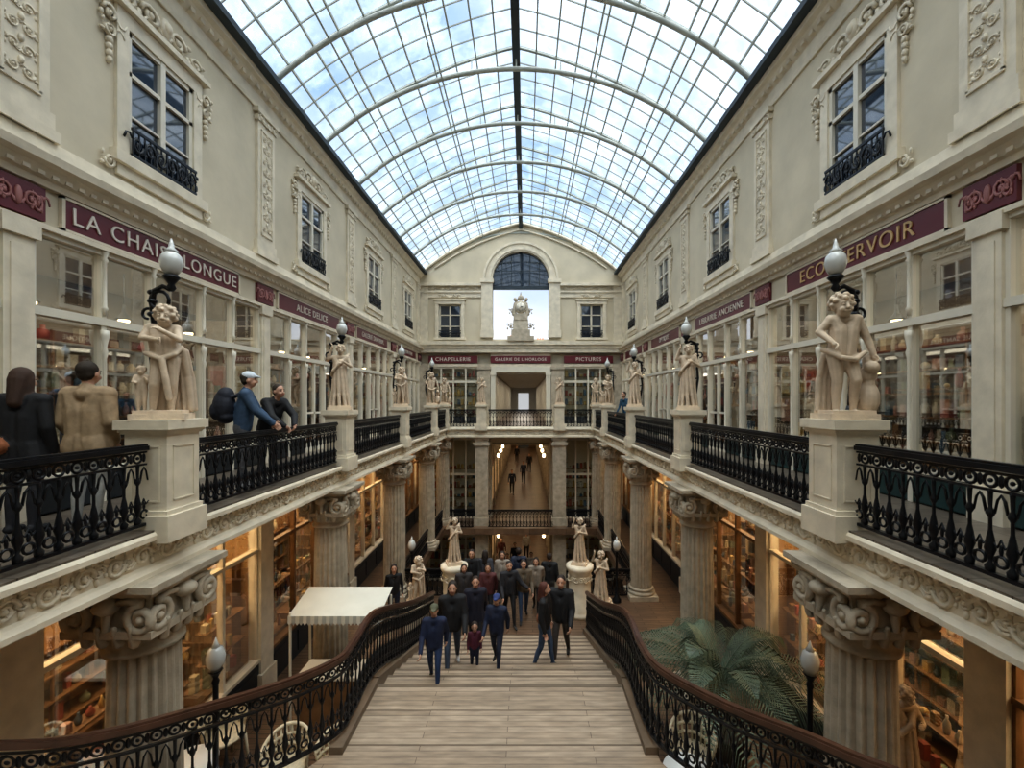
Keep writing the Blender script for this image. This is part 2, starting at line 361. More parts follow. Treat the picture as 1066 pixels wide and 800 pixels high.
railing('balcony_railing',[(-1.7,.28,0),(1.6,.28,0)])
# ---------------------------------------------------------------- pedestals
PED=MB()
PED.box(-.225,.225,-.225,.225,-.1,1.03);PED.box(-.28,.28,-.28,.28,-.14,.14);PED.box(-.25,.25,-.25,.25,.14,.19)
PED.box(-.25,.25,-.25,.25,1.0,1.05);PED.box(-.29,.29,-.29,.29,1.05,1.15);PED.box(-.265,.265,-.265,.265,1.02,1.07)
for k in range(4):
    M=Matrix.Rotation(k*pi/2,4,'Z');q=MB()
    q.box(-.15,.15,-.235,-.225,.86,.875);q.box(-.15,.15,-.235,-.225,.28,.295);q.box(-.15,-.135,-.235,-.225,.28,.875);q.box(.135,.15,-.235,-.225,.28,.875)
    PED.merge(q,M)
pedo=None
PP=[(sx*3.77,yk,0,1) for yk in YK[:4] for sx in (-1,1)]+[(sx*1.95,21.7,0,1) for sx in (-1,1)]+[(sx*3.8,21.7,0,1) for sx in (-1,1)]
for x,y,z,s_ in PP:
    if pedo is None: pedo=PED.make('statue_pedestal',[trim],loc=(x,y,z))
    else:
        o=bpy.data.objects.new('statue_pedestal',pedo.data);sc.collection.objects.link(o);o.location=(x,y,z)
# ---------------------------------------------------------------- iron lamps
def bracket_lamp(sx):
    m=MB()
    pts=[(.22,0.20,1.15),(.24,.20,1.5),(.29,.2,1.85),(.26,.2,2.2),(.27,.18,2.42),(.22,.15,2.62),(.09,.12,2.66),(.02,.12,2.62),(0,.12,2.66)]
    m.tube(pts,[.035,.03,.028,.03,.028,.026,.025,.025,.025],8)
    m.tube([(.16+.11*math.cos(a),.15,2.50+.11*math.sin(a)) for a in [i*.5-1.0 for i in range(10)]],.02,6)
    m.tube([(.27-.1*math.cos(a),.2,1.75+.1*math.sin(a)) for a in [i*.5-1.6 for i in range(8)]],.018,6)
    m.tube([(.32+.06*math.cos(a),.18,2.36+.06*math.sin(a)) for a in [i*.5-1.6 for i in range(8)]],.016,6)
    for z in (2.2,2.35,2.5,2.6): m.ell((.26,.17,z),(.05,.05,.035),8,6)
    m.lathe([(.05,1.15),(.08,1.17),(.05,1.22),(.03,1.3)],(.22,.2,0),10)
    m.lathe([(.02,2.6),(.05,2.64),(.03,2.68),(.07,2.74),(.09,2.76),(.06,2.79)],(0,.12,0),12)
    m.lathe([(.05,2.78),(.09,2.84),(.115,2.92),(.10,3.0),(.055,3.05)],(0,.12,0),16,1)
    m.lathe([(.06,3.04),(.07,3.06),(.03,3.10),(.025,3.14),(.006,3.20)],(0,.12,0),10,1)
    return m.make('bracket_lamp',[iron,lampglow],side=sx)
for yk in YK[:4]:
    for sx in (-1,1):
        o=bracket_lamp(sx);o.location=(sx*3.78,yk,0)
def post_lamp(x,y,z0,h):
    m=MB()
    m.lathe([(.14,0),(.14,.1),(.08,.16),(.06,.3),(.04,.5),(.035,h-.5),(.05,h-.45),(.03,h-.4),(.07,h-.32),(.09,h-.3)],seg=12)
    m.lathe([(.06,h-.3),(.11,h-.2),(.12,h-.1),(.09,h),(.05,h+.03)],seg=14,mat=1);m.lathe([(.06,h+.02),(.03,h+.08),(.005,h+.16)],seg=8,mat=1)
    m.make('lamp_post',[iron,lampglow],loc=(x,y,z0))
for x,y,h in ((-4.05,6.0,2.85),(4.2,6.0,2.8),(-3.3,13.5,1.9),(3.1,13.5,1.9)):
    post_lamp(x,y,ZM,h)
# ---------------------------------------------------------------- shopfronts
def letter(txt,sd,x,y,z,size,mat,parent=None,far=False):
    c=bpy.data.curves.new('lettering','FONT');c.body=txt;c.size=size;c.align_x='CENTER';c.align_y='CENTER';c.extrude=.008;c.space_character=1.15
    o=bpy.data.objects.new('lettering',c);sc.collection.objects.link(o);c.materials.append(mat)
    if far: o.rotation_euler=(pi/2,0,0)
    else: o.rotation_euler=(pi/2,0,pi/2 if sd<0 else -pi/2)
    o.location=(x,y,z)
    if parent: o.parent=parent
signs={(-1,1):('LA CHAISE LONGUE',clet,.30),(-1,2):('ALICE DELICE',clet,.24),(-1,3):('GALERIE SANTEUIL',clet,.24),(-1,4):('CHOCOLATIER',clet,.24),(1,1):('ECOUTERVOIR',gold,.32),(1,2):('LIBRAIRIE ANCIENNE',clet,.24),(1,3):('OPTIQUE',clet,.24),(1,4):('BIJOUTERIE',clet,.24)}
COLN=[(.03,0),(.03,.06),(.05,.09),(.03,.12),(.028,.7),(.05,.74),(.03,.77),(.06,.84),(.06,.88)]
def item(m,x,y,z,w,h,g):
    k=R.random()
    if R.random()<.22: return
    if k<.3: m.lathe([(w*.35,0),(w*.5,h*.25),(w*.45,h*.6),(w*.18,h*.8),(w*.2,h)],(x,y,z),8,g)
    elif k<.36: m.ell((x,y,z+w*.5),(w*.5,w*.5,w*.5),8,6,g)
    else: m.box(x-w*.45,x+w*.45,y-w*.45,y+w*.45,z,z+h,g)
for sd in (-1,1):
    for j in range(5):
        a=YB[j]+.15;b=YB[j+1]-.15;W=b-a;mid=(a+b)/2;ms=mid-.2
        m=MB();m.box(XW-.035,XW+.02,ms-1.6,ms+1.6,3.45,3.83,0)
        for q in ((ms-1.64,ms+1.64,3.82,3.85),(ms-1.64,ms+1.64,3.43,3.46)): m.box(XW-.05,XW,q[0],q[1],q[2],q[3],1)
        m.box(XW-.05,XW,ms-1.64,ms-1.6,3.43,3.85,1);m.box(XW-.05,XW,ms+1.6,ms+1.64,3.43,3.85,1)
        o=m.make('shop_sign',[maroon,trim],side=sd)
        t=signs.get((sd,j))
        if t: letter(t[0],sd,sd*(XW-.045),ms,3.64,t[2],t[1],o)
        m=MB();yk=YB[j+1]-.02;m.box(XW-.055,XW+.02,yk-.28,yk+.28,3.45,3.83,0)
        for q in (-1,1):
            m.merge(SCR,T(XW-.06,yk+q*.13,3.64,pi/2,1.0*q,.8,1.2),1);m.merge(SCR,T(XW-.06,yk+q*.2,3.64,pi/2,-.6*q,.8,-1.3),1)
        m.ell((XW-.06,yk,3.64),(.03,.04,.11),8,6,1)
        m.make('ornamental_panel',[maroon,rose],side=sd)
        m=MB();X=XW+.03
        posts=[a,a+W*.2,a+W*.38,a+W*.62,a+W*.8,b]
        for i,p in enumerate(posts):
            w_=.035 if 0<i<5 else .05
            m.box(X-.04,X+.06,p-w_,p+w_,0,3.4,0)
            if 0<i<5: m.lathe([(r*.8,z) for r,z in COLN],(X-.05,p,2.5),8,0);m.lathe([(r*.8,z*2.1) for r,z in COLN],(X-.05,p,.45),8,0)
        m.box(X-.06,X+.06,a,b,2.36,2.46,0);m.box(X-.05,X+.06,a,b,3.30,3.42,0)
        for (p,q) in ((posts[0],posts[2]),(posts[3],posts[5])):
            m.box(X-.03,X+.1,p,q,0,.42,1);m.box(X-.05,X+.08,p,q,.40,.46,0)
        m.box(X-.02,X+.04,mid-.04,mid+.04,0,2.4,0);m.box(X-.02,X+.04,posts[2],posts[3],0,.25,0);m.box(X-.02,X+.04,posts[2],posts[3],1.0,1.05,0)
        m.quad((X+.02,a,.42),(X+.02,b,.42),(X+.02,b,3.38),(X+.02,a,3.38),2)
        m.make('shopfront',[white,teal if sd>0 else dark,shopglass],side=sd)
        m=MB();a2=YB[j]+.22;b2=YB[j+1]-.22;W2=b2-a2;posts=[a2,a2+W2*.25,a2+W2*.5,a2+W2*.75,b2]
        for i,p in enumerate(posts): m.box(X-.04,X+.06,p-.035,p+.035,ZM,-.62,0)
        m.box(X-.08,X+.08,a2,b2,-1.0,-.62,0);m.box(X-.06,X+.06,a2,b2,-1.85,-1.78,0);m.box(X-.06,X+.1,a2,b2,ZM,ZM+.75,1);m.box(X-.08,X+.08,a2,b2,ZM+.75,ZM+.82,0)
        for i in range(4):
            m.box(X-.08,X-.06,posts[i]+.08,posts[i+1]-.08,ZM+.12,ZM+.62,1)
        m.quad((X+.02,a2,ZM+.8),(X+.02,b2,ZM+.8),(X+.02,b2,-1.0),(X+.02,a2,-1.0),2)
        m.make('shopfront',[trim if j%2 else oak,dark,shopglass],side=sd)
        for lv,(z0,z1,im) in enumerate(((0,3.42,inter),(ZM,-.62,interw))):
            m=MB();m.box(7.7,7.75,YB[j],YB[j+1],z0,z1);m.box(XW+.2,7.7,YB[j+1]-.05,YB[j+1]+.05,z0,z1-.35 )
            m.box(XW+.1,7.7,YB[j],YB[j+1],z0-.02,z0+.01,1)
            m.make('wall_shop_interior',[im,oak],side=sd)
            m=MB()
            for yy in np.arange(YB[j]+.3,YB[j+1]-.5,.9):
                m.box(7.3,7.34,yy,yy+.03,z0,z0+2.5,9)
                for zi in range(6):
                    z=z0+.2+zi*.42;m.box(7.28,7.7,yy,yy+.9,z,z+.03,9)
                    y=yy+.1
                    while y<yy+.8:
                        w=R.uniform(.08,.18);item(m,7.42,y+w/2,z+.03,w,R.uniform(.12,.32),R.randrange(9));y+=w+R.uniform(.04,.12)
            yp=YB[j+1]-.06
            if lv or j%2==0:
                for zi in range(6):
                    z=z0+.35+zi*.42
                    m.box(5.9,7.2,yp-.28,yp,z,z+.03,9)
                    x=5.95
                    while x<7.1:
                        w=R.uniform(.07,.17);item(m,x+w/2,yp-.17,z+.03,w,R.uniform(.1,.28),R.randrange(9));x+=w+R.uniform(.03,.12)
                m.box(5.88,5.91,yp-.28,yp,z0,z0+2.9,9);m.box(7.2,7.23,yp-.28,yp,z0,z0+2.9,9)
            else:
                for q in range(4):
                    x=5.75+q*.45;m.box(x,x+.36,yp-.03,yp,z0+.9,z0+1.4,(5,2,8,1)[q]);m.box(x,x+.36,yp-.03,yp,z0+1.5,z0+2.1,(8,5,3,2)[q]);m.box(x+.05,x+.31,yp-.035,yp,z0+1.6,z0+2.0,(2,0,8,4)[q])
            for yy in (a+.25,a+W*.36,b-1.25):
                hh=.5 if lv==0 else .85
                if yy==a+W*.36 and lv==0: continue
                m.box(5.6,6.1,yy,yy+1.0,z0,z0+hh,9)
                for q in range(6):
                    w=R.uniform(.08,.18);item(m,5.68+R.uniform(0,.3),yy+.08+q*.16,z0+hh,w,R.uniform(.12,.45),R.randrange(9))
                for zz in ((1.35,1.95) if lv else (1.5,)):
                    m.box(5.62,5.85,yy,yy+1.1,z0+zz,z0+zz+.02,9)
                    for q in range(6):
                        w=R.uniform(.06,.12);item(m,5.73,yy+.1+q*.16,z0+zz+.02,w,R.uniform(.08,.25),R.randrange(9))
            for q in range(3):
                y=YB[j]+.9+q*1.35
                m.lathe([(.02,.25),(.03,.12),(.11,.02),(.11,0)],(6.3,y,z1-.75),10,6);m.ell((6.3,y,z1-.76),(.08,.08,.05),8,5,10)
                m.cap((6.3,y,z1-.5),(6.3,y,z1),.008,.008,5,6)
            m.make('merchandise_display',goods+[oak,lampwarm],side=sd)
for sd in (-1,1):
    for z,e,c in ((3.35,150,(1,.84,.64)),(-.70,620,(1,.70,.40))):
        l=bpy.data.lights.new('shop_light','AREA');l.shape='RECTANGLE';l.size=1.3;l.size_y=22;l.energy=e;l.color=c
        o=bpy.data.objects.new('shop_light',l);sc.collection.objects.link(o);o.location=(sd*6.5,11.8,z)
# ---------------------------------------------------------------- roof
m=MB()
NX=10;xs=[-5.42+10.84*i/(2*NX) for i in range(2*NX+1)]
for a,b in zip(xs,xs[1:]): m.quad((a,Y0,zg(a)+.05),(b,Y0,zg(b)+.05),(b,YF+.2,zg(b)+.05),(a,YF+.2,zg(a)+.05))
m.make('ceiling_glass_roof',[roofglass])
m=MB()
n=int((YF-Y0)/.571)
for i in range(n+1):
    y=YF-i*.571
    m.tube([(x,y,zg(x)+.03) for x in xs],.018,4,0,sm=False)
for x in xs[1:-1]:
    if abs(x)>.1: m.box(x-.018,x+.018,Y0,YF,zg(x)-.01,zg(x)+.045,0)
for y in [YF-2.285*i for i in range(12)]:
    if y<Y0: break
    xx=[5.3*(-1+2*i/36) for i in range(37)]
    m.tube([(x,y,zarc(x)-.04) for x in xx],.06,6,0)
    m.tube([(x,y,zg(x)-.02) for x in xx],.035,4,0)
    for x in (-3.6,-2.4,-1.2,1.2,2.4,3.6): m.box(x-.015,x+.015,y-.015,y+.015,zarc(x),zg(x)+.02,0)
    m.box(-.02,.02,y-.02,y+.02,10.3,10.8,0)
for x in (-4.0,-2.0,2.0,4.0): m.tube([(x,Y0,zarc(x)-.03),(x,YF,zarc(x)-.03)],.024,5,0)
m.box(-.10,.10,Y0,YF,10.56,10.88,1)
for sx in (-1,1): m.box(min(sx*4.98,sx*5.5),max(sx*4.98,sx*5.5),Y0,YF,8.08,8.2,1)
m.make('roof_framework',[roofm,ridgem])
# ---------------------------------------------------------------- far wall
m=MB()
xl=sorted(set([-5.5+11*i/44 for i in range(45)]+[-4.4,-3.15,3.15,4.4]+[1.5*math.cos(pi*i/24) for i in range(25)]))
for a,b in zip(xl,xl[1:]):
    c=(a+b)/2
    def low(x):
        if abs(c)<1.5: return 7.8+math.sqrt(max(0,1.5**2-min(1.5,abs(x))**2))
        if 3.15<abs(c)<4.4: return 6.5
        return 4.0
    la,lb=low(a),low(b);ta,tb=zg(min(5.42,abs(a)))+.05,zg(min(5.42,abs(b)))+.05
    m.add([(a,YF,la),(b,YF,lb),(b,YF,tb),(a,YF,ta),(a,YF+.35,la),(b,YF+.35,lb),(b,YF+.35,tb),(a,YF+.35,ta)],[(0,1,2,3),(7,6,5,4),(0,4,5,1),(3,2,6,7),(0,3,7,4),(1,5,6,2)])
for sx in (-1,1):
    x0,x1=sorted((sx*3.15,sx*4.4));m.box(x0,x1,YF,YF+.3,4.0,4.72)
m.box(-1.5,1.5,YF,YF+.35,4.0,4.62)
m.box(-8.2,-1.55,YF+.25,YF+.5,ZL,4.3);m.box(1.55,8.2,YF+.25,YF+.5,ZL,4.3)
m.box(-1.6,1.6,YF,YF+.4,3.1,4.1);m.box(-1.6,1.6,YF,YF+.4,-.9,-.0);m.box(-1.6,1.6,YF,YF+.4,-5.5,ZM)
m.make('wall_far',[cream])
m=MB()
def arcband(r0,r1,y,zc,mat=0,n=28):
    P=[pi*i/n for i in range(n+1)]
    for a,b in zip(P,P[1:]):
        v=[(r*math.cos(t),yy,zc+r*math.sin(t)) for yy in (y,YF+.02) for (r,t) in ((r0,a),(r1,a),(r1,b),(r0,b))]
        m.add(v,[(0,1,2,3),(4,7,6,5),(1,5,6,2),(0,3,7,4)],mat)
arcband(1.5,2.0,YF-.1,7.8);arcband(1.58,1.72,YF-.15,7.8);arcband(1.9,2.02,YF-.16,7.8)
for sx in (-1,1):
    x0,x1=sorted((sx*1.5,sx*2.1));m.box(x0,x1,YF-.12,YF+.3,4.7,7.65);m.box(x0-.06,x1+.06,YF-.2,YF+.05,7.62,7.82);m.box(x0-.05,x1+.05,YF-.17,YF,4.7,5.1)
    x0,x1=sorted((sx*2.1,sx*5.42));m.box(x0,x1,YF-.12,YF+.1,7.1,7.2);m.box(x0,x1,YF-.18,YF+.1,7.45,7.6);m.box(x0,x1,YF-.06,YF+.1,6.85,7.1)
    for i in range(7): m.merge(SCR,T(sx*(2.4+i*.45),YF-.08,7.33,0,1.1,1.6,1.0 if i%2 else -1))
    c=sx*3.78
    m.box(c-.78,c-.6,YF-.08,YF+.1,4.6,6.6);m.box(c+.6,c+.78,YF-.08,YF+.1,4.6,6.6);m.box(c-.8,c+.8,YF-.1,YF+.1,6.48,6.68);m.box(c-.85,c+.85,YF-.15,YF+.1,6.68,6.75);m.box(c-.85,c+.85,YF-.15,YF+.1,4.58,4.7)
    for q in (-1,1):
        m.merge(SCR,T(c+q*.3,YF-.1,6.92,0,2*q,1.3,1.2)); 
    x0,x1=sorted((sx*4.95,sx*5.4));m.box(x0,x1,YF-.08,YF+.1,4.5,7.45)
m.box(-5.42,5.42,YF-.26,YF+.1,4.3,4.5);m.box(-5.42,5.42,YF-.18,YF+.1,4.15,4.3);m.box(-5.42,5.42,YF-.12,YF+.1,3.9,4.15);m.box(-5.42,5.42,YF-.1,YF+.1,3.15,3.3)
gx=[-5.4+10.8*i/40 for i in range(41)]
m.tube([(x,YF-.08,zg(x)-.12) for x in gx],.07,6);m.tube([(x,YF-.05,zg(x)-.45) for x in gx if abs(x)<4.6],.04,6)
m.make('trim_far',[trim])
m=MB()
m.box(-1.5,1.5,YF+.1,YF+.2,7.3,7.5);m.box(-1.5,1.5,YF+.14,YF+.18,8.3,8.34)
for x in (-1,-.5,0,.5,1): m.box(x-.02,x+.02,YF+.12,YF+.18,7.5,7.8+math.sqrt(2.25-x*x))
v=[(-1.5,YF+.15,7.5)]+[(1.5*math.cos(pi-pi*i/20),YF+.15,7.8+1.5*math.sin(pi*i/20)) for i in range(21)]+[(1.5,YF+.15,7.5)]
m.add(v,[tuple(range(len(v)))],1)
m.make('window_arch',[ridgem,winglass])
for wi,sx in enumerate((-1,1)):
    m=MB();c=sx*3.78
    m.quad((c-.6,YF+.15,4.7),(c+.6,YF+.15,4.7),(c+.6,YF+.15,6.5),(c-.6,YF+.15,6.5),1)
    for x in (-.6,-.05,.52): m.box(c+x,c+x+.09,YF+.08,YF+.16,4.7,6.5)
    for z in (4.7,5.3,5.9,6.42): m.box(c-.6,c+.6,YF+.08,YF+.15,z,z+.05)
    m.box(c-.6,c+.6,YF-.04,YF-.02,5.05,5.09,2);m.box(c-.6,c+.6,YF-.04,YF-.02,4.72,4.75,2)
    for i in range(6): m.merge(SCR,T(c-.5+i*.2,YF-.03,4.9,0,1.1,.8,1.4),2)
    m.make('window_%d'%(11+wi),[white,winglass,iron])
m=MB()
m.box(-.7,.7,YF-.35,YF+.15,4.5,4.75);m.box(-.5,.5,YF-.3,YF+.1,4.75,5.1);m.prismx([(YF-.3,5.1),(YF+.1,5.1),(YF+.05,5.6),(YF-.25,5.6)],-.4,.4)
m.box(-.38,.38,YF-.27,YF+.08,5.6,5.95)
for q in (-1,1):
    m.merge(SCR,T(q*.5,YF-.1,5.3,0,2.0*q,3,2.0));m.merge(SCR,T(q*.45,YF-.1,6.1,0,1.4*q,3,1.6))
    m.cap((q*.36,YF-.1,5.95),(q*.3,YF-.1,6.5),.12,.08);m.ell((q*.3,YF-.12,6.72),(.09,.1,.11));m.cap((q*.3,YF-.1,6.5),(q*.12,YF-.1,6.8),.06,.04)
cl=MB();cl.lathe([(.3,-.1),(.34,-.06),(.34,.06),(.3,.1)],seg=28)
m.merge(cl,Matrix.Translation((0,YF-.12,6.3))@Matrix.Rotation(pi/2,4,'X'))
m.ell((0,YF-.1,6.8),(.16,.1,.16));m.cap((0,YF-.1,6.9),(0,YF-.1,7.1),.05,.02)
cl=MB();cl.lathe([(.24,-.105),(.24,.115)],seg=28);m.merge(cl,Matrix.Translation((0,YF-.12,6.3))@Matrix.Rotation(pi/2,4,'X'),1)
m.box(-.012,.012,YF-.25,YF-.235,6.3,6.48,2);m.box(0,.12,YF-.25,YF-.235,6.29,6.315,2)
m.make('clock_monument',[stone,white,dark])
m=MB();m.box(-1.2,2,31,34,3.2,4.0);m.box(-.9,-.3,31,31.8,4,5.6);m.box(1.1,1.6,31,31.6,4,5.4)
for x in (1.15,1.32,1.5): m.lathe([(.07,0),(.09,.1),(.06,.45)],(x,31.3,5.4),8,1)
for x in (-.8,-.6,-.4): m.lathe([(.07,0),(.09,.1),(.06,.45)],(x,31.3,5.6),8,1)
m.make('neighbouring_chimneys',[cream,pm('chimney_terracotta',(.6,.2,.08),.7)])
m=MB()
m.prismx([(21.55,0),(21.5,-.05),(21.5,-.1),(21.6,-.14),(21.6,-.38),(21.52,-.42),(21.52,-.49),(YF,-.49),(YF,0)],-3.7,3.7)
for i in range(24): m.merge(SCR,T(-3.5+i*.3,21.6,-.26,0,1.05,1.2,1.1 if i%2 else -1.1))
m.make('balcony_slab_far',[trim])
m=MB()
for sx in (-1,1):
    x0,x1=sorted((sx*1.62,sx*2.28))
    m.box(x0,x1,21.65,22.3,ZL,-.49);m.box(x0-.08,x1+.08,21.57,22.38,-.9,-.75);m.box(x0-.05,x1+.05,21.6,22.35,-.62,-.49)
    m.box(x0-.06,x1+.06,21.6,22.35,ZM,ZM+.4);m.box(x0+.12,x1-.12,21.63,21.66,ZM+.6,-1.1)
    m.box(x0,x1,YF-.15,YF+.3,0,3.3);m.box(x0-.05,x1+.05,YF-.2,YF+.1,3.0,3.15);m.box(x0,x1,YF-.1,YF+.3,ZL,-.5)
    x0,x1=sorted((sx*4.9,sx*5.4));m.box(x0,x1,YF-.12,YF+.3,0,3.3);m.box(x0,x1,YF-.12,YF+.3,ZM,-.5)
m.make('trim_piers_far',[stone])
for sx in (-1,1):
    for lv,(z0,z1) in enumerate(((0,3.2),(ZM,-.62),(ZL,ZM-.4))):
        m=MB();x0,x1=sorted((sx*2.28,sx*4.9))
        for i in range(5):
            x=x0+(x1-x0)*i/4;m.box(x-.04,x+.04,YF-.05,YF+.05,z0,z1)
        for z in (z0,z0+2.3,z1-.15): m.box(x0,x1,YF-.04,YF+.05,z,z+.12)
        m.box(x0,x1,YF-.03,YF+.05,z0,z0+.5,1);m.quad((x0,YF+.02,z0),(x1,YF+.02,z0),(x1,YF+.02,z1),(x0,YF+.02,z1),2)
        for zi in range(5):
            m.box(x0,x1,YF+.15,YF+.24,z0+.6+zi*.5,z0+.63+zi*.5,3)
            for q in range(12):
                x=x0+.1+q*.2;h=R.uniform(.1,.35);m.box(x,x+.13,YF+.1,YF+.24,z0+.63+zi*.5,z0+.63+zi*.5+h,4+R.randrange(5))
        m.make('shopfront',[white,dark,shopglass,oak]+goods[:5])
    m=MB();x0,x1=sorted((sx*2.3,sx*4.9));m.box(x0,x1,YF-.13,YF,3.34,3.72,0);o=m.make('shop_sign',[maroon])
    letter('CHAPELLERIE' if sx<0 else 'PICTURES',0,sx*3.6,YF-.14,3.53,.28,clet,o,True)
m=MB();m.box(-1.6,1.6,YF-.13,YF,3.34,3.72,0);o=m.make('shop_sign',[maroon]);letter('GALERIE DE L HORLOGE',0,0,YF-.14,3.53,.22,clet,o,True)
dwall=pm('corridor_dark_wall',(.16,.11,.07),.6)
for nm,z0,z1,wm,wc in (('upper',0,3.1,white,(1,.92,.78)),('middle',ZM,-.9,dwall,(1,.80,.55)),('lower',ZL,-5.5,dwall,(1,.80,.55))):
    m=MB();L=34 if nm!='lower' else 12;hw=1.7
    m.box(-hw-.1,-hw,YF+.3,YF+L,z0,z1);m.box(hw,hw+.1,YF+.3,YF+L,z0,z1);m.box(-hw,hw,YF+.3,YF+L,z1,z1+.1);m.box(-hw,hw,YF+L,YF+L+.1,z0,z1)
    m.make('wall_corridor_'+nm,[wm])
    m=MB();m.box(-hw,hw,YF-.0,YF+L,z0-.02,z0+.01);m.make('floor_corridor_'+nm,[midw])
    m=MB()
    y=YF+.4
    while y<YF+L-1:
        for sx in (-1,1):
            x0,x1=sorted((sx*(hw-.12),sx*hw));m.box(x0,x1,y,y+.3,z0,z1,0);
            x0,x1=sorted((sx*(hw-.03),sx*hw));m.box(x0,x1,y+.45,y+2.2,z0+.5,z0+2.4,1 if nm=='upper' else 2);m.box(x0,x1,y+.4,y+2.25,z0,z0+.5,1)
            m.box(x0,x1,y+.4,y+2.25,z0+2.5,z0+2.75,3)
        m.box(-hw,hw,y,y+.3,z1-.16,z1,0)
        if nm!='upper':
            for q in (-1.3,1.3): m.ell((q,y+1.3,z1-.9),(.09,.09,.12),8,6,4)
        y+=2.4
    m.box(-.7,.7,YF+L-.05,YF+L,z0,z0+2.3,1 if nm!='upper' else 5)  # upper end door emits: brightness put into its material, no lamp there
    m.make('corridor_arcade_'+nm,[white if nm=='upper' else stone,winglass,pm('lit_showcase_'+nm,(.25,.15,.08),.5,var=.7,scale=9,emis=(1,.6,.25),es=.25),maroon,lampwarm,pm('end_door_glow_'+nm,(.7,.7,.7),.4,var=0,emis=(.9,.95,1),es=.35)])
    for q in range(2):
        l=bpy.data.lights.new('corridor_light','AREA');l.size=1.5;l.size_y=13 if nm!='lower' else 4;l.shape='RECTANGLE';l.energy={'upper':120,'middle':45,'lower':14}[nm];l.color=wc
        o=bpy.data.objects.new('corridor_light',l);sc.collection.objects.link(o);o.location=(0,YF+(8+q*15 if nm!='lower' else 3+q*5),z1-.2)
m=MB()
for sx in (-1,1):
    x0,x1=sorted((sx*1.35,sx*1.6));m.box(x0,x1,YF-.1,YF+.3,0,2.7);m.box(x0-.04,x1+.04,YF-.14,YF+.1,2.7,2.85)
m.box(-1.6,1.6,YF-.12,YF+.3,2.85,3.15)
m.make('door_1',[white])
# ---------------------------------------------------------------- stairs
SC=-.16
def zs(Y):
    if Y<=7: return -3.24
    if Y>=7+.427*11: return ZM
    return -3.24-1.7/11*(int((Y-7)/.427)+1)
m=MB()
LP=[(-2.22,7.0),(-2.27,5.7),(-2.62,5.2),(-2.9,4.7),(-2.2,3.5),(1.9,3.5),(2.6,4.5),(2.4,4.75),(1.97,5.5),(1.9,7.0)]
n=len(LP)
m.add([(x,y,-3.24) for x,y in LP]+[(x,y,-3.5) for x,y in LP],[tuple(range(n-1,-1,-1)),tuple(range(n,2*n))]+[(i,(i+1)%n,n+(i+1)%n,n+i) for i in range(n)])
m.box(SC-2.05,SC+2.05,6.93,7.0,-3.29,-3.236,3)
for y in (5.0,5.75,6.4): m.box(SC-2.0,SC+1.98,y,y+.02,-3.3,-3.237,3)
for i in range(11):
    y=7+.427*i;z=-3.24-1.7/11*(i+1)
    if i<10: m.box(SC-2.05,SC+2.05,y,y+.46,z-.05,z,0);m.box(SC-2.05,SC+2.05,y,y+.427,ZM-.05,z-.05,2)
    if i<10: m.box(SC-2.05,SC+2.05,y+.42,y+.47,z-.055,z+.004,3)
for sx in (-1,1):
    x=SC+sx*2.05
    m.prismx([(7.0,-3.3),(7.0,-3.12),(11.7,ZM+.14),(11.7,ZM)],x-.09,x+.09,3);m.box(x-.09,x+.09,5.6,7.0,-3.5,-3.14,3)
    m.prismx([(7.0,-3.5),(7.0,-3.2),(11.7,ZM+.08),(11.7,ZM),(7.0,ZM)],x-.06,x+.06,2)
def flight(outer,inner,n=20):
    def samp(P,u):
        P=[Vector(p) for p in P];d=[0]
        for a,b in zip(P,P[1:]): d.append(d[-1]+(b-a).length)
        t=u*d[-1];j=0
        while j<len(d)-2 and d[j+1]<t:j+=1
        return P[j].lerp(P[j+1],(t-d[j])/(d[j+1]-d[j]))
    for i in range(n):
        a,b=samp(outer,i/n),samp(outer,(i+1)/n);c,d=samp(inner,(i+1)/n),samp(inner,i/n);z=-3.24+3.2*(i+1)/n
        v=[(p[0],p[1],z) for p in (a,b,c,d)]+[(p[0],p[1],z-.3) for p in (a,b,c,d)]
        m.add(v,[(0,1,2,3),(7,6,5,4),(0,4,5,1),(1,5,6,2),(2,6,7,3),(3,7,4,0)],0)
flight([(-2.8,4.95),(-3.25,4.4),(-3.5,3.8),(-3.55,3.2),(-3.5,.3)],[(-2.2,3.5),(-2.1,3.2),(-2.0,2.8),(-1.9,2.2),(-1.8,.3)])
flight([(2.5,4.6),(2.85,4.0),(3.1,3.46),(3.25,3.0),(3.4,.3)],[(1.9,3.5),(1.85,3.2),(1.8,2.8),(1.75,2.2),(1.7,.3)])
m.make('grand_staircase',[stairw,oak,stone,pm('stair_nosing',(.17,.125,.085),.5,var=.2)])
def smoothp(P,n=8):
    P=[Vector(p) for p in P];out=[]
    for i in range(len(P)-1):
        p0=P[max(i-1,0)];p1=P[i];p2=P[i+1];p3=P[min(i+2,len(P)-1)]
        for j in range(n):
            t=j/n;out.append(.5*((2*p1)+(-p0+p2)*t+(2*p0-5*p1+4*p2-p3)*t*t+(-p0+3*p1-3*p2+p3)*t**3))
    out.append(P[-1]);return out
LPth=[(-2.21,11.6,ZM+.1),(-2.21,9.3,-4.03),(-2.21,7.1,-3.16),(-2.21,6.2,-3.14),(-2.25,5.75,-3.14),(-2.62,5.2,-3.08),(-3.2,4.5,-2.92),(-3.5,3.85,-2.66),(-3.6,3.2,-2.24),(-3.55,1.8,-1.1),(-3.5,.4,-.05)]
RPth=[(1.89,11.6,ZM+.1),(1.89,9.3,-4.03),(1.89,7.1,-3.16),(1.89,6.1,-3.14),(1.99,5.5,-3.12),(2.45,4.75,-3.03),(2.85,4.05,-2.82),(3.08,3.46,-2.62),(3.2,3.0,-2.35),(3.35,1.8,-1.2),(3.4,.4,-.05)]
railing('stair_railing',smoothp(LPth),RMS,1.2,1,.15)
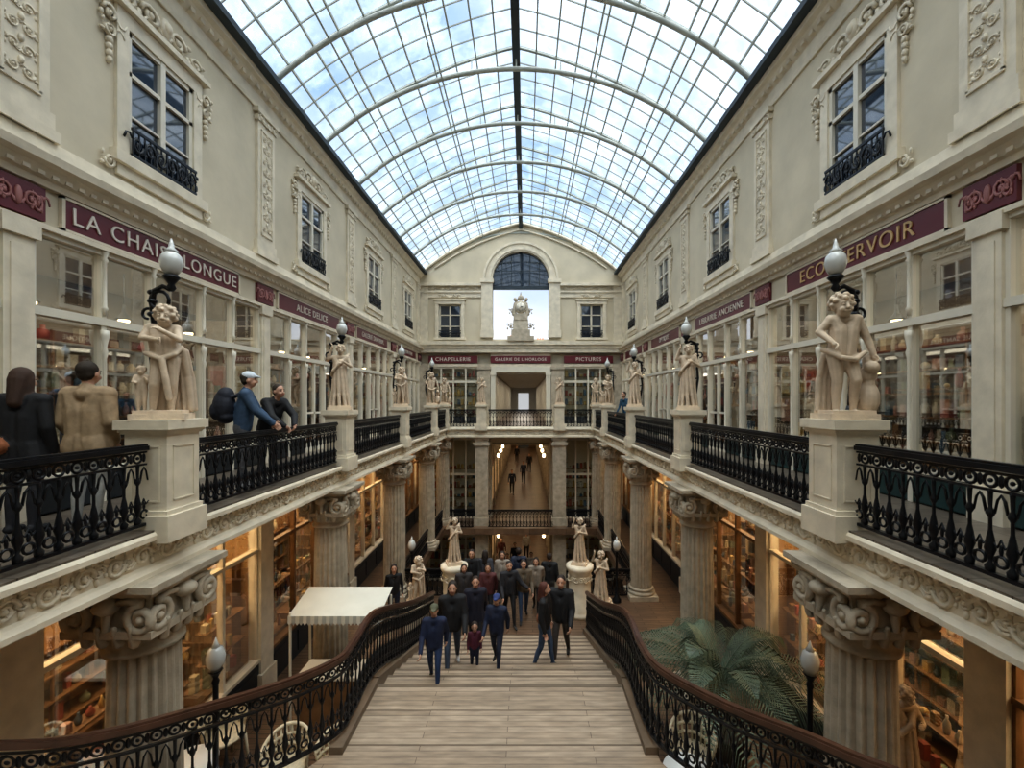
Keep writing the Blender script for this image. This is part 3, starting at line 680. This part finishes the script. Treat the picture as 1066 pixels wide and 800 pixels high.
railing('stair_railing',smoothp(RPth),RMS,1.2,1,.15)
m=MB()
for i in range(20):
    y=13.9+i*.3;z=ZM-.165*(i+1);m.box(-1.7,1.7,y,y+.33,z-.165,z,0)
for sx in (-1,1): m.prismx([(13.9,ZM+.1),(13.9,ZL),(20,ZL),(20,ZL+.3)],sx*1.8-.12,sx*1.8+.12,1)
m.make('lower_staircase',[stairw,trim])
m=MB();m.box(-XW,XW,13.7,13.9,ZL,ZM-.3);m.make('wall_under_landing',[cream])
# ---------------------------------------------------------------- figures
def remesh(prims,voxel,it=2):
    m=MB()
    for p in prims:
        if p[0]=='c': m.cap(p[1],p[2],p[3],p[4],10)
        else: m.ell(p[1],p[2],14,10)
    o=m.make('tmp',[])
    mod=o.modifiers.new('r','REMESH');mod.mode='VOXEL';mod.voxel_size=voxel
    if it:
        s=o.modifiers.new('s','SMOOTH');s.factor=.5;s.iterations=it
    bpy.context.view_layer.update()
    dg=bpy.context.evaluated_depsgraph_get()
    me=bpy.data.meshes.new_from_object(o.evaluated_get(dg))
    old=o.data;bpy.data.objects.remove(o);bpy.data.meshes.remove(old)
    nf=len(me.polygons);c=np.zeros(nf*3);me.polygons.foreach_get('center',c);c=c.reshape(-1,3)
    best=np.full(nf,1e9);idx=np.zeros(nf,int)
    for p in prims:
        if p[0]=='c':
            a=np.array(p[1]);b=np.array(p[2]);d=b-a;L=max(d@d,1e-9);t=np.clip((c-a)@d/L,0,1)
            q=np.linalg.norm(c-(a+t[:,None]*d),axis=1)-(p[3]+(p[4]-p[3])*t);mt=p[5]
        else:
            r=np.array(p[2]);u=(c-np.array(p[1]));kk=np.linalg.norm(u/r,axis=1);g=np.linalg.norm(u/r**2,axis=1)+1e-9;q=kk*(kk-1)/g;mt=p[3]
        w=q<best;best[w]=q[w];idx[w]=mt
    return me,idx.tolist()
def V(*a): return np.array(a,float)
DEF=dict(pel=(0,0,.53),che=(0,0,.70),nek=(0,.005,.84),hed=(0,-.008,.925),shL=(.102,0,.80),elL=(.135,.015,.635),wrL=(.135,-.03,.49),hipL=(.05,0,.51),knL=(.055,-.012,.28),anL=(.055,.012,.045),
 shR=(-.102,0,.80),elR=(-.135,.015,.635),wrR=(-.135,-.03,.49),hipR=(-.05,0,.51),knR=(-.055,-.012,.28),anR=(-.055,.012,.045))
def legs(a1,b1,a2,b2):
    out={}
    for s_,a,b,x in (('L',a1,b1,.05),('R',a2,b2,-.05)):
        a=math.radians(a);b=math.radians(b);kn=(x*1.05,-.235*math.sin(a),.51-.235*math.cos(a));an=(x*1.05,kn[1]-.23*math.sin(a-b),kn[2]-.23*math.cos(a-b))
        out['kn'+s_]=kn;out['an'+s_]=an
    lo=min(out['anL'][2],out['anR'][2])-.045
    return out,lo
def body(h,pose=None,lean=0,leg=None,th=1.0,hs=1.0,pad=.0,hair='short',cap=False,pack=False,bag=False,coat=0,nude=False,swing=0):
    J={k_:V(*v) for k_,v in DEF.items()}
    lo=0
    if leg:
        d,lo=legs(*leg)
        for k_,v in d.items(): J[k_]=V(*v)
    if swing:
        for s_,sg in (('L',1),('R',-1)):
            J['el'+s_]=J['el'+s_]+V(0,-.06*sg*swing,.005);J['wr'+s_]=J['wr'+s_]+V(0,-.13*sg*swing-.02,.03)
    if lean:
        c,s=math.cos(lean),math.sin(lean)
        for k_ in ('che','nek','hed','shL','shR'):
            p=J[k_]-J['pel']
            J[k_]=J['pel']+V(p[0],p[1]*c-p[2]*s,p[2]*c+p[1]*s)
        for s_ in 'LR':
            J['el'+s_]=J['sh'+s_]+V(.03 if s_=='L' else -.03,-.03,-.165);J['wr'+s_]=J['el'+s_]+V(0,-.08,-.12)
    if pose:
        for k_,v in pose.items(): J[k_]=V(*v)
    for k_ in J: J[k_]=J[k_]-V(0,0,lo)
    sk,tp,bt,sh_,hr=0,1,2,3,4
    if nude: tp=bt=sh_=hr=sk
    P=[]
    def c(a,b,r0,r1,m): P.append(('c',tuple(a*h),tuple(b*h),r0*h*th,r1*h*th,m))
    def e(a,r,m,q=None): P.append(('e',tuple(a*h),tuple(x*h*(q or th) for x in r),m))
    pe,ch,nk,hd=J['pel'],J['che'],J['nek'],J['hed']
    for x in (-1,1):
        c(pe+V(x*.035,0,-.01),ch+V(x*.042,0,.0),.055+pad,.058+pad,tp)
        c(ch+V(x*.042,0,0),J['shL' if x>0 else 'shR']+V(-x*.03,0,-.02),.056+pad,.042+pad,tp)
        c(pe+V(x*.04,.01,-.03),pe+V(x*.042,.01,-.01),.056+(pad*.4),.056+pad*.4,bt if not coat else tp)
    c(J['shL'],J['shR'],.034+pad,.034+pad,tp);c(nk+V(0,.012,-.035),nk+V(0,.005,-.01),.04+pad*.7,.034+pad*.4,tp)
    c(nk+V(0,0,-.03),hd+V(0,.01,-.03),.029,.028,sk)
    for s_ in 'LR':
        c(J['sh'+s_],J['el'+s_],.031+pad,.025+pad*.8,tp);c(J['el'+s_],J['wr'+s_],.025+pad*.8,.018+pad*.6,tp)
        c(J['hip'+s_],J['kn'+s_],.052,.034,bt);c(J['kn'+s_],J['kn'+s_]*.6+J['an'+s_]*.4+V(0,.008,0),.034,.031,bt);c(J['kn'+s_]*.6+J['an'+s_]*.4+V(0,.008,0),J['an'+s_],.031,.021,bt)
        a=J['an'+s_];sg=1 if s_=='L' else -1
        c(a+V(0,.015,-.02),a+V(sg*.012,-.085,-.03),.024/th,.019/th,sh_)
    if coat:
        for x in (-1,0,1):
            c(pe+V(x*.04,0,0),pe+V(x*.055,0,-coat),.06+pad,.062+pad,tp)
    q=hs
    hc=hd+V(0,0,0)
    e(hc+V(0,.008,.012)*q,(.047,.056,.056),sk,q);e(hc+V(0,-.014,-.022)*q,(.036,.036,.043),sk,q);e(hc+V(0,-.022,-.05)*q,(.018,.016,.014),sk,q)
    P.append(('c',tuple((hc+V(0,-.05,.004)*q)*h),tuple((hc+V(0,-.06,-.016)*q)*h),.007*h*q,.009*h*q,sk))
    for x in (-1,1):
        e(hc+V(x*.047,.006,-.008)*q,(.008,.013,.018),sk,q);e(hc+V(x*.02,-.04,-.022)*q,(.014,.012,.013),sk,q)
    if hair=='short': e(hc+V(0,.018,.024)*q,(.051,.055,.053),hr,q);e(hc+V(0,.03,-.005)*q,(.046,.035,.04),hr,q)
    elif hair=='long':
        e(hc+V(0,.018,.02)*q,(.053,.058,.058),hr,q);c(hc+V(0,.035,0),nk+V(0,.05,-.05),.05,.035,hr)
        for x in (-1,1): c(hc+V(x*.04,.012,0),nk+V(x*.045,.01,-.04),.02,.018,hr)
    elif hair=='curls':
        for i in range(26):
            a=i*2.4;zz=-.35+1.3*i/26;r=math.sqrt(max(0,1-zz*zz))
            p=V(.052*r*math.cos(a),.014+.06*r*math.sin(a),.016+.06*zz)
            if p[1]<-.02 and p[2]<.04: continue
            e(hc+p*q,(.016,.016,.014),hr,q)
    if cap:
        e(hc+V(0,.008,.036)*q,(.054,.06,.042),5,q);P.append(('c',tuple((hc+V(-.025,-.058,.03)*q)*h),tuple((hc+V(.025,-.058,.03)*q)*h),.012*h,.012*h,5))
        P.append(('c',tuple((hc+V(-.018,-.08,.024)*q)*h),tuple((hc+V(.018,-.08,.024)*q)*h),.008*h,.008*h,5))
    if pack:
        b=ch+V(0,.15,0.0);e(b,(.10,.085,.14),6);e(b+V(0,.05,-.04),(.07,.055,.08),6);e(b+V(0,-.01,.09),(.085,.065,.07),6);e(b+V(0,-.01,-.09),(.09,.07,.06),6)
        for x in (-1,1): c(ch+V(x*.065,-.05,-.06),J['shL' if x>0 else 'shR']+V(-x*.03,-.01,.03),.014,.014,6);c(J['shL' if x>0 else 'shR']+V(-x*.03,-.01,.03),b+V(x*.05,-.03,.06),.014,.014,6)
    if bag:
        e(pe+V(.1,.08,-.0),(.085,.04,.06),6);c(pe+V(.1,.05,.05),J['shR']+V(.03,.03,.02),.008,.008,6)
    X=MB()
    for x in (-1,1):
        X.ell(tuple((hc+V(x*.018,-.0465,.004)*q)*h),(.0065*h*q,.004*h*q,.0045*h*q),8,6,sk if nude else 7)
        X.cap(tuple((hc+V(x*.010,-.0505,.018)*q)*h),tuple((hc+V(x*.028,-.045,.018)*q)*h),.003*h*q,.002*h*q,5,hr if not nude else sk)
    X.cap(tuple((hc+V(-.012,-.05,-.032)*q)*h),tuple((hc+V(.012,-.05,-.032)*q)*h),.0035*h*q,.0035*h*q,5,sk if nude else 8)
    for s_ in 'LR':
        w=J['wr'+s_];d=w-J['el'+s_];d/=np.linalg.norm(d);sg=1 if s_=='L' else -1
        side=np.cross(d,V(sg,0,0.01));side/=max(np.linalg.norm(side),1e-6);nrm=np.cross(side,d)
        kq=h*(1.25 if nude else 1)
        for f in range(4):
            o_=side*(-.0165+.011*f)
            ln=(.020,.024,.022,.017)[f]
            p0=w+d*.018+o_*.7;p1=w+d*.05+o_;p2=p1+(d*.85-nrm*.5*sg)*ln;p3=p2+(d*.5-nrm*.85*sg)*ln*.8
            X.cap(tuple(p0*h),tuple(p1*h),.0085*kq,.007*kq,6,sk);X.cap(tuple(p1*h),tuple(p2*h),.0062*kq,.0055*kq,6,sk);X.cap(tuple(p2*h),tuple(p3*h),.0055*kq,.0045*kq,6,sk)
        X.cap(tuple(w*h),tuple((w+d*.03)*h),.014*kq,.015*kq,8,sk)
        t0=w+d*.015+side*.012;t1=t0+(d*.5+side*.8)*.022;t2=t1+(d*.9+side*.2)*.018
        X.cap(tuple(t0*h),tuple(t1*h),.008*kq,.0065*kq,6,sk);X.cap(tuple(t1*h),tuple(t2*h),.0065*kq,.005*kq,6,sk)
    return P,X
def fin(name,P,X,vox,mats,loc,yaw,it=2):
    me,idx=remesh(P,vox,it)
    bm=bmesh.new();bm.from_mesh(me)
    t=bpy.data.meshes.new('t');t.from_pydata(X.v,[],X.f);bm.from_mesh(t);bpy.data.meshes.remove(t)
    bm.to_mesh(me);bm.free()
    for m_ in mats: me.materials.append(m_)
    full=idx+list(X.m)
    me.polygons.foreach_set('material_index',full);me.polygons.foreach_set('use_smooth',[True]*len(idx)+list(X.s));me.update()
    me.name=name
    o=bpy.data.objects.new(name,me);sc.collection.objects.link(o);o.location=loc;o.rotation_euler=(0,0,yaw)
    return o
_mc={}
def cm(c,rough=.75):
    k_=tuple(c)
    if k_ not in _mc: _mc[k_]=pm('cloth_%d'%len(_mc),c,rough,var=.18,scale=14,bump=.15,bs=40)
    return _mc[k_]
skins=pm('skin',(.50,.29,.20),.5,var=.06)
lip=pm('lips',(.4,.14,.12),.5,var=0);eye=pm('eye',(.02,.015,.01),.2,var=0)
CX=.25
def wx(px,Y): return (px-547)/450*Y+CX
NAVY=(.016,.022,.045);BLK=(.012,.012,.014);JEAN=(.04,.065,.12)
def mk(name,h,loc,yaw,top,bot,shoe=(.03,.03,.03),hairc=(.03,.02,.012),capc=(.5,.5,.5),packc=(.1,.1,.15),vox=.016,**kw):
    P,X=body(h,**kw)
    return fin(name,P,X,vox,[skins,cm(top),cm(bot),cm(shoe),cm(hairc),cm(capc),cm(packc),eye,lip],loc,math.radians(yaw))
mk('man_beige_jacket',1.78,(-4.42,4.62,0),185,(.36,.26,.16),(.42,.42,.40),(.3,.3,.3),pad=.018,vox=.012,coat=.05,pose=dict(wrL=(.10,-.06,.52),wrR=(-.10,-.06,.52)))
mk('woman_black_coat',1.70,(-4.92,4.45,0),190,BLK,(.02,.02,.025),BLK,(.05,.025,.015),packc=(.28,.10,.04),vox=.012,pad=.012,hair='long',bag=True,coat=.08)
mk('hiker_with_backpack',1.82,(-4.16,6.75,0),118,(.04,.075,.13),(.12,.12,.13),(.2,.2,.2),(.04,.03,.02),(.55,.6,.65),(.016,.018,.028),vox=.012,pad=.014,lean=.10,cap=True,pack=True,pose=dict(elL=(.13,-.10,.66),wrL=(.09,-.22,.55),elR=(-.13,-.10,.66),wrR=(-.09,-.22,.55)))
mk('leaning_man_black',1.70,(-4.2,7.45,0),70,BLK,(.06,.06,.07),(.4,.4,.4),vox=.012,pad=.014,lean=.40,pose=dict(elL=(.13,-.22,.64),wrL=(.06,-.3,.55),elR=(-.13,-.22,.64),wrR=(-.06,-.3,.55)))
W=(22,10,-14,16);W2=(-14,18,20,8);ST=(4,2,-4,2)
def crowd(name,px,py,h,yaw,top,bot,hair='short',hairc=(.03,.02,.015),leg=ST,Y=None,zz=None,shoe=(.03,.03,.03),capc=(.03,.05,.16),packc=(.25,.1,.05),**kw):
    if Y is None: Y=936/(py-579) if py>660 else 6.3*450/(py-417)
    z=zs(Y) if zz is None else zz
    return mk(name,h,(wx(px,Y),Y,z),yaw,top,bot,shoe,hairc,capc,packc,hair=hair,leg=leg,swing=-1 if leg is W else (1 if leg is W2 else 0),**kw)
crowd('boy_navy_cap',452,705,1.44,5,(.012,.02,.055),(.02,.04,.10),cap=True,capc=(.10,.10,.06),leg=W,pad=.014)
crowd('woman_black_puffer',471,691,1.76,8,BLK,(.06,.08,.12),'long',leg=W2,pad=.02,shoe=(.6,.6,.6))
crowd('toddler_navy_red',494,692,.95,10,(.10,.02,.04),NAVY,leg=ST,hs=1.35,th=1.1,shoe=(.5,.5,.5))
crowd('boy_navy_jacket',517,693,1.42,-10,(.012,.018,.045),NAVY,leg=W,pad=.014,cap=True)
crowd('man_dark_coat',495,672,1.78,10,(.012,.012,.025),BLK,leg=W,pad=.018,coat=.08)
crowd('woman_with_jeans',567,690,1.69,75,BLK,(.05,.08,.14),'long',(.09,.03,.02),leg=(14,6,-8,12),pad=.012,bag=True)
crowd('man_black_jacket',584,684,1.80,-15,(.012,.012,.014),(.06,.05,.045),leg=W2,pad=.018)
crowd('man_arms_open',530,650,1.82,15,(.02,.02,.025),BLK,leg=W,pad=.015,pose=dict(elL=(.18,-.05,.66),wrL=(.26,-.12,.60)))
cc=[('woman_walking',508,646,1.66,0,(.10,.03,.03),None),('man_walking',545,645,1.75,5,(.12,.09,.06),None),('woman_walking',483,648,1.66,10,(.04,.035,.035),None),
    ('woman_walking',558,0,1.65,-10,(.25,.21,.17),12.9),('man_walking',491,0,1.78,0,BLK,13.2),('woman_walking',523,0,1.66,0,(.3,.26,.22),13.3),('man_walking',540,0,1.74,180,NAVY,13.5),('woman_walking',505,0,1.7,180,(.05,.05,.06),13.4),('man_walking',572,0,1.72,170,BLK,13.0)]
for i,(nm,px,py,h,yw,tc_,yy) in enumerate(cc): crowd(nm,px,py,h,yw,tc_,[BLK,JEAN,(.05,.045,.04)][i%3],'long' if 'wo' in nm else 'short',leg=[W,W2,ST][i%3],pad=.014,Y=yy,zz=ZM)
for i,(px,Y) in enumerate(((516,20.6),(528,22.3),(541,20.4),(553,22.5),(563,20.8),(536,24),(522,25),(548,26))):
    crowd('passerby',px,0,1.7,R.choice((0,180)),[BLK,NAVY,(.1,.03,.03),(.3,.28,.25)][i%4],BLK,leg=[W,ST][i%2],Y=Y,zz=ZL)
for px,Y in ((533,29),(545,33),(551,38),(538,44)):
    crowd('passerby',px,0,1.7,0,[BLK,NAVY][int(Y)%2],BLK,Y=Y,zz=ZM,leg=W)
crowd('man_blue_jacket',652,0,1.72,-60,(.02,.07,.12),BLK,Y=16.5,zz=0,lean=.2,leg=ST)
crowd('woman_dark_coat',663,0,1.65,-60,BLK,BLK,Y=15.6,zz=0,leg=ST)
crowd('woman_dark_coat',410,0,1.68,20,BLK,NAVY,'long',Y=12.2,zz=ZM,leg=ST)
# ---------------------------------------------------------------- statues
def statue(name,h,pose,extra,loc,yaw,th=1.35,hs=1.5,vox=.011,hair='curls'):
    P,X=body(h,pose=pose,th=th,hs=hs,hair=hair,nude=True)
    P+=extra
    X2=MB();X2.box(-.24,.24,-.22,.22,-.06,.015);X2.box(-.21,.21,-.2,.2,.015,.05);X.merge(X2,None,0)
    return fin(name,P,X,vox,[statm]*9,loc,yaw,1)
def drape(pts,r): return [('c',tuple(a),tuple(b),r,r*.9,0) for a,b in zip(pts,pts[1:])]
hA=1.2
exA=[]
for i in range(7):
    a=-.9+i*.33;x=.15*math.sin(a*1.2)+.06;y=.11+.03*math.cos(i*2.1)
    exA+=drape([(x*.9,y*.6,.72),(x*1.1,y+.02,.42),(x*1.25,y+.03,.06)],.03+.010*(i%2))
exA+=drape([(-.13,-.06,.67),(0,-.12,.61),(.12,-.08,.67),(.15,.04,.76)],.03)
exA+=drape([(.02,-.12,.60),(.05,-.13,.42),(.08,-.11,.18)],.035)
pc,_=body(.5,th=1.35,hs=1.5,nude=True,hair='curls',pose=dict(elL=(.13,-.06,.68),wrL=(.08,-.12,.78),elR=(-.13,-.06,.68),wrR=(-.06,-.12,.66)))
for p in pc:
    if p[0]=='c': exA.append(('c',(p[1][0]-.19,p[1][1],p[1][2]+.02),(p[2][0]-.19,p[2][1],p[2][2]+.02),p[3],p[4],0))
    else: exA.append(('e',(p[1][0]-.19,p[1][1],p[1][2]+.02),p[2],0))
poseA=dict(pel=(.015,0,.52),hipL=(.065,0,.50),hipR=(-.035,0,.50),knR=(-.05,-.05,.28),anR=(-.075,-.01,.05),knL=(.07,-.01,.28),elL=(.14,-.09,.69),wrL=(.03,-.13,.76),elR=(-.14,-.05,.70),wrR=(-.02,-.14,.68),hed=(.02,-.03,.90),nek=(.005,0,.825),che=(-.005,0,.70))
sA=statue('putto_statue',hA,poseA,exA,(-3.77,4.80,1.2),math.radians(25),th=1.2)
exB=[]
for i in range(4): exB+=drape([(-.14+.05*i,.12,.68),(-.18+.05*i,.15,.4),(-.20+.06*i,.14,.05)],.036)
exB+=drape([(-.2,.02,.72),(-.08,-.12,.62),(.05,-.13,.60),(.18,-.05,.68)],.03)
exB+=[('e',(.25,.02,.18),(.11,.12,.19),0),('e',(.25,.02,.44),(.09,.09,.1),0),('e',(.25,-.05,.52),(.07,.09,.07),0),('c',(.25,.0,.3),(.25,.02,.62),.06,.05,0)]
poseB=dict(elL=(.18,.0,.63),wrL=(.21,-.03,.50),elR=(-.18,.02,.70),wrR=(-.13,-.08,.60),pel=(-.015,0,.52),hipR=(-.065,0,.50),hipL=(.035,0,.50),knL=(.06,-.06,.29),anL=(.07,-.0,.05),hed=(-.02,-.02,.905),nek=(-.005,0,.83))
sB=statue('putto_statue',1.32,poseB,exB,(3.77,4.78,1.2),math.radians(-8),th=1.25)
exC=[]
for i in range(10):
    a=i*2*pi/10;exC+=drape([(.09*math.cos(a),.08*math.sin(a),.85),(.12*math.cos(a+.1),.11*math.sin(a+.1),.6),(.15*math.cos(a+.2),.13*math.sin(a+.2),.3),(.19*math.cos(a+.3),.16*math.sin(a+.3),.05)],.040)
exC+=drape([(.16,.05,1.15),(.0,-.12,.95),(-.13,-.1,.8),(-.17,.05,.7)],.035)
poseC=dict(elL=(.16,-.03,.66),wrL=(.06,-.14,.72),elR=(-.17,.0,.78),wrR=(-.12,-.04,.93),hed=(.01,-.02,.92))
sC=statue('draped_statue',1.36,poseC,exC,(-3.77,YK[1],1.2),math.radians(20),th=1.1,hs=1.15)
def inst(o,name,loc,yaw,s=1):
    q=bpy.data.objects.new(name,o.data);sc.collection.objects.link(q);q.location=loc;q.rotation_euler=(0,0,math.radians(yaw));q.scale=(s,s,s)
inst(sC,'draped_statue',(3.77,YK[1],1.2),-20)
for i,yk in enumerate(YK[2:4]):
    inst(sB if i else sA,'putto_statue',(-3.77,yk,1.2),15,1.02);inst(sA if i else sC,'putto_statue',(3.77,yk,1.2),-15,1.02)
for sx in (-1,1): inst(sC,'draped_statue',(sx*1.95,21.7,1.2),0,.95);inst(sB,'putto_statue',(sx*3.8,21.7,1.2),0,.95)
for sx,x in ((-1,-2.55),(1,2.2)):
    m=MB();m.box(-.26,.26,-.26,.26,0,.95);m.box(-.31,.31,-.31,.31,0,.15);m.box(-.31,.31,-.31,.31,.95,1.05);m.make('newel_pedestal',[trim],loc=(x,11.2,ZM))
    inst(sA if sx<0 else sC,'draped_statue',(x,11.2,ZM+1.1),-30*sx,.95)
    m=MB();m.lathe([(.42,0),(.42,.12),(.36,.16),(.38,.22),(.33,.3),(.32,.9),(.33,1.25),(.38,1.32),(.40,1.38),(.40,1.45),(.3,1.48)],seg=32)
    for i in range(8):
        a=i*pi/4;m.merge(SCR,T(.33*math.cos(a),.33*math.sin(a),1.1,a+pi/2,1,1,1))
    m.make('round_pedestal',[trim],loc=(sx*1.85,12.75,ZM));inst(sC,'draped_statue',(sx*1.85,12.75,ZM+1.53),-20*sx,.95)
inst(sC,'display_figure',(5.02,5.45,-3.55),0,.95)
m=MB();m.box(-.25,.25,-.25,.25,0,1.33);m.box(-.3,.3,-.3,.3,0,.12);m.make('display_plinth',[oak],loc=(5.02,5.45,ZM))
# ---------------------------------------------------------------- palm
def palm(x,y,z,s_=1):
    m=MB();m.lathe([(.28,0),(.34,.1),(.38,.55),(.42,.6),(.36,.62)],seg=20,mat=1)
    for i in range(6): m.cap((.05*math.cos(i),.05*math.sin(i),.6),(.12*math.cos(i),.12*math.sin(i),1.2),.05,.03,6,2)
    for f in range(24):
        a=f*2.4;el=R.uniform(.35,1.35);L=R.uniform(1.5,2.1);P=[]
        for t in range(13):
            u=t/12;r=L*u*math.cos(el)*(1+.15*u);zz=1.15+L*u*math.sin(el)-1.05*u*u*L*.62
            P.append(Vector((r*math.cos(a),r*math.sin(a),zz)))
        m.tube(P,[.014*(1-.8*i/12) for i in range(13)],4)
        sd=Vector((-math.sin(a),math.cos(a),0))
        for t in range(3,34):
            u=t/34*12;j=min(11,int(u));p=P[j].lerp(P[j+1],u-j);d=(P[j+1]-P[j]).normalized();ll=.46*math.sin(pi*min(1,(t+4)/39))
            for q in (-1,1):
                e1=p+(sd*q*.8+d*.7).normalized()*ll*.55+Vector((0,0,.03));e2=p+(sd*q*.7+d*.8).normalized()*ll+Vector((0,0,-.2*ll/.4))
                w=d*.009
                m.add([p-w,p+w,e1+w,e1-w,e2],[(0,1,2,3),(3,2,4)],0)
    m.make('potted_palm',[leafm,terra,oak],loc=(x,y,z)).scale=(s_,s_,s_)
palm(3.6,7.5,ZM,1.18)
# ---------------------------------------------------------------- awning kiosk
m=MB();x0,x1=-4.15,-2.45;ya,yb=8.0,8.8
N_=24
top=-2.5
for i in range(N_):
    a=x0+(x1-x0)*i/N_;b=x0+(x1-x0)*(i+1)/N_
    m.add([(a,ya,top-.14),(b,ya,top-.14),(b,yb,top+.06),(a,yb,top+.06)],[(0,1,2,3)],0)
    c=(a+b)/2
    m.add([(a,ya,top-.14),(b,ya,top-.14),(b,ya-.01,top-.26),(c,ya-.01,top-.31),(a,ya-.01,top-.26)],[(0,1,2,3,4)],1 if i%2 else 0)
for x in (x0+.03,x1-.03):
    for y in (ya+.03,yb-.03): m.cap((x,y,ZM),(x,y,top-.1),.025,.025,8,2)
    m.tube([(x,ya,top-.16),(x,yb,top+.04)],.02,6,2)
m.box(x0+.1,x1-.1,ya+.2,yb-.1,ZM,ZM+1.0,3);m.box(x0+.05,x1-.05,ya+.15,yb-.05,ZM+1.0,ZM+1.06,2)
m.make('market_awning_stall',[canvas,pm('awning_stripe',(.42,.42,.38),.8),white,oak])
CH=MB()
CH.lathe([(.0,.43),(.24,.43),(.25,.45),(.24,.47),(.0,.475)],seg=20)
for sx in (-1,1):
    CH.tube([(sx*.18,-.17,.44),(sx*.21,-.21,0)],.018,6);CH.tube([(sx*.21,.23,0),(sx*.18,.18,.44)],.018,6)
for i in range(15):
    a=pi*(i-.5)/13;CH.tube([(.24*math.cos(a),.22*math.sin(a),.46),(.28*math.cos(a),.26*math.sin(a),.66+.16*max(0,math.sin(a)))],.014,5)
for k_,rr in ((0,.245),(.33,.255),(.66,.268),(1,.28)):
    CH.tube([(rr*math.cos(a),rr*.93*math.sin(a),.46+(.2+.16*max(0,math.sin(a)))*k_) for a in [pi*(i-.7)/14.6 for i in range(17)]],.024 if k_==1 else .02,6)
co=None
for x,y,rz in ((-3.5,6.75,10),(-2.72,6.75,-15),(-4.3,5.75,100),(-4.9,7.4,60),(-4.95,5.7,0),(2.95,7.0,-20),(3.35,5.6,260)):
    if co is None: co=CH.make('cafe_chair',[rattan],loc=(x,y,ZM),rot=math.radians(rz));co.scale=(1.25,1.25,1.25)
    else:
        o=bpy.data.objects.new('cafe_chair',co.data);sc.collection.objects.link(o);o.location=(x,y,ZM);o.rotation_euler=(0,0,math.radians(rz));o.scale=(1.25,1.25,1.25)
for x,y in ((-3.45,6.02),(-2.7,6.05),(2.65,6.35),(-4.8,6.5)):
    m=MB();m.lathe([(.36,.82),(.37,.835),(.36,.85)],seg=28);m.lathe([(.22,0),(.2,.03),(.03,.06),(.03,.82)],seg=12,mat=1);m.make('cafe_table',[tabw,iron],loc=(x,y,ZM))
# ---------------------------------------------------------------- light, world
w=bpy.data.worlds.new('sky');sc.world=w;w.use_nodes=True;N=w.node_tree.nodes;L=w.node_tree.links;bg=N['Background']
tc=N.new('ShaderNodeTexCoord');mp=N.new('ShaderNodeMapping');mp.inputs['Scale'].default_value=(1.3,1.3,2.2);mp.inputs['Location'].default_value=(.3,.2,0)
n=N.new('ShaderNodeTexNoise');n.inputs['Scale'].default_value=2.0;n.inputs['Detail'].default_value=8;n.inputs['Roughness'].default_value=.55
r=N.new('ShaderNodeValToRGB');r.color_ramp.elements[0].position=.32;r.color_ramp.elements[1].position=.62
r.color_ramp.elements[0].color=(.28,.46,.74,1);r.color_ramp.elements[1].color=(.76,.83,.92,1)
sx_=N.new('ShaderNodeSeparateXYZ');mr=N.new('ShaderNodeMapRange');mr.inputs[1].default_value=0;mr.inputs[2].default_value=.33;mr.inputs[3].default_value=1;mr.inputs[4].default_value=0
mx=N.new('ShaderNodeMixRGB');mx.inputs[2].default_value=(1,1,1,1)
L.new(tc.outputs['Generated'],mp.inputs[0]);L.new(mp.outputs[0],n.inputs['Vector']);L.new(n.outputs['Fac'],r.inputs[0])
L.new(tc.outputs['Generated'],sx_.inputs[0]);L.new(sx_.outputs['Z'],mr.inputs[0]);L.new(mr.outputs[0],mx.inputs[0]);L.new(r.outputs[0],mx.inputs[1]);L.new(mx.outputs[0],bg.inputs[0])
bg.inputs[1].default_value=.86
for nm,rx,ry,e in (('sun_soft',math.radians(8),math.radians(18),3.2),('sky_fill_sun',math.radians(20),math.radians(-22),2.0)):
    l=bpy.data.lights.new(nm,'SUN');l.energy=e;l.angle=math.radians(70);l.color=(1,.93,.82)
    o=bpy.data.objects.new(nm,l);sc.collection.objects.link(o);o.rotation_euler=(rx,ry,0)
sc.view_settings.view_transform='Standard'
try: sc.view_settings.look='Medium High Contrast'
except Exception as e: print('look',e)
sc.view_settings.exposure=.40
# ---------------------------------------------------------------- camera
c=bpy.data.cameras.new('camera');co_=bpy.data.objects.new('camera',c);sc.collection.objects.link(co_)
c.sensor_width=36;c.lens=450/1066*36;c.shift_x=(533-547)/1066;c.shift_y=17/1066;c.clip_start=.05;c.clip_end=300
co_.location=(CX,0,1.36);co_.rotation_euler=(pi/2,0,0)
sc.camera=co_
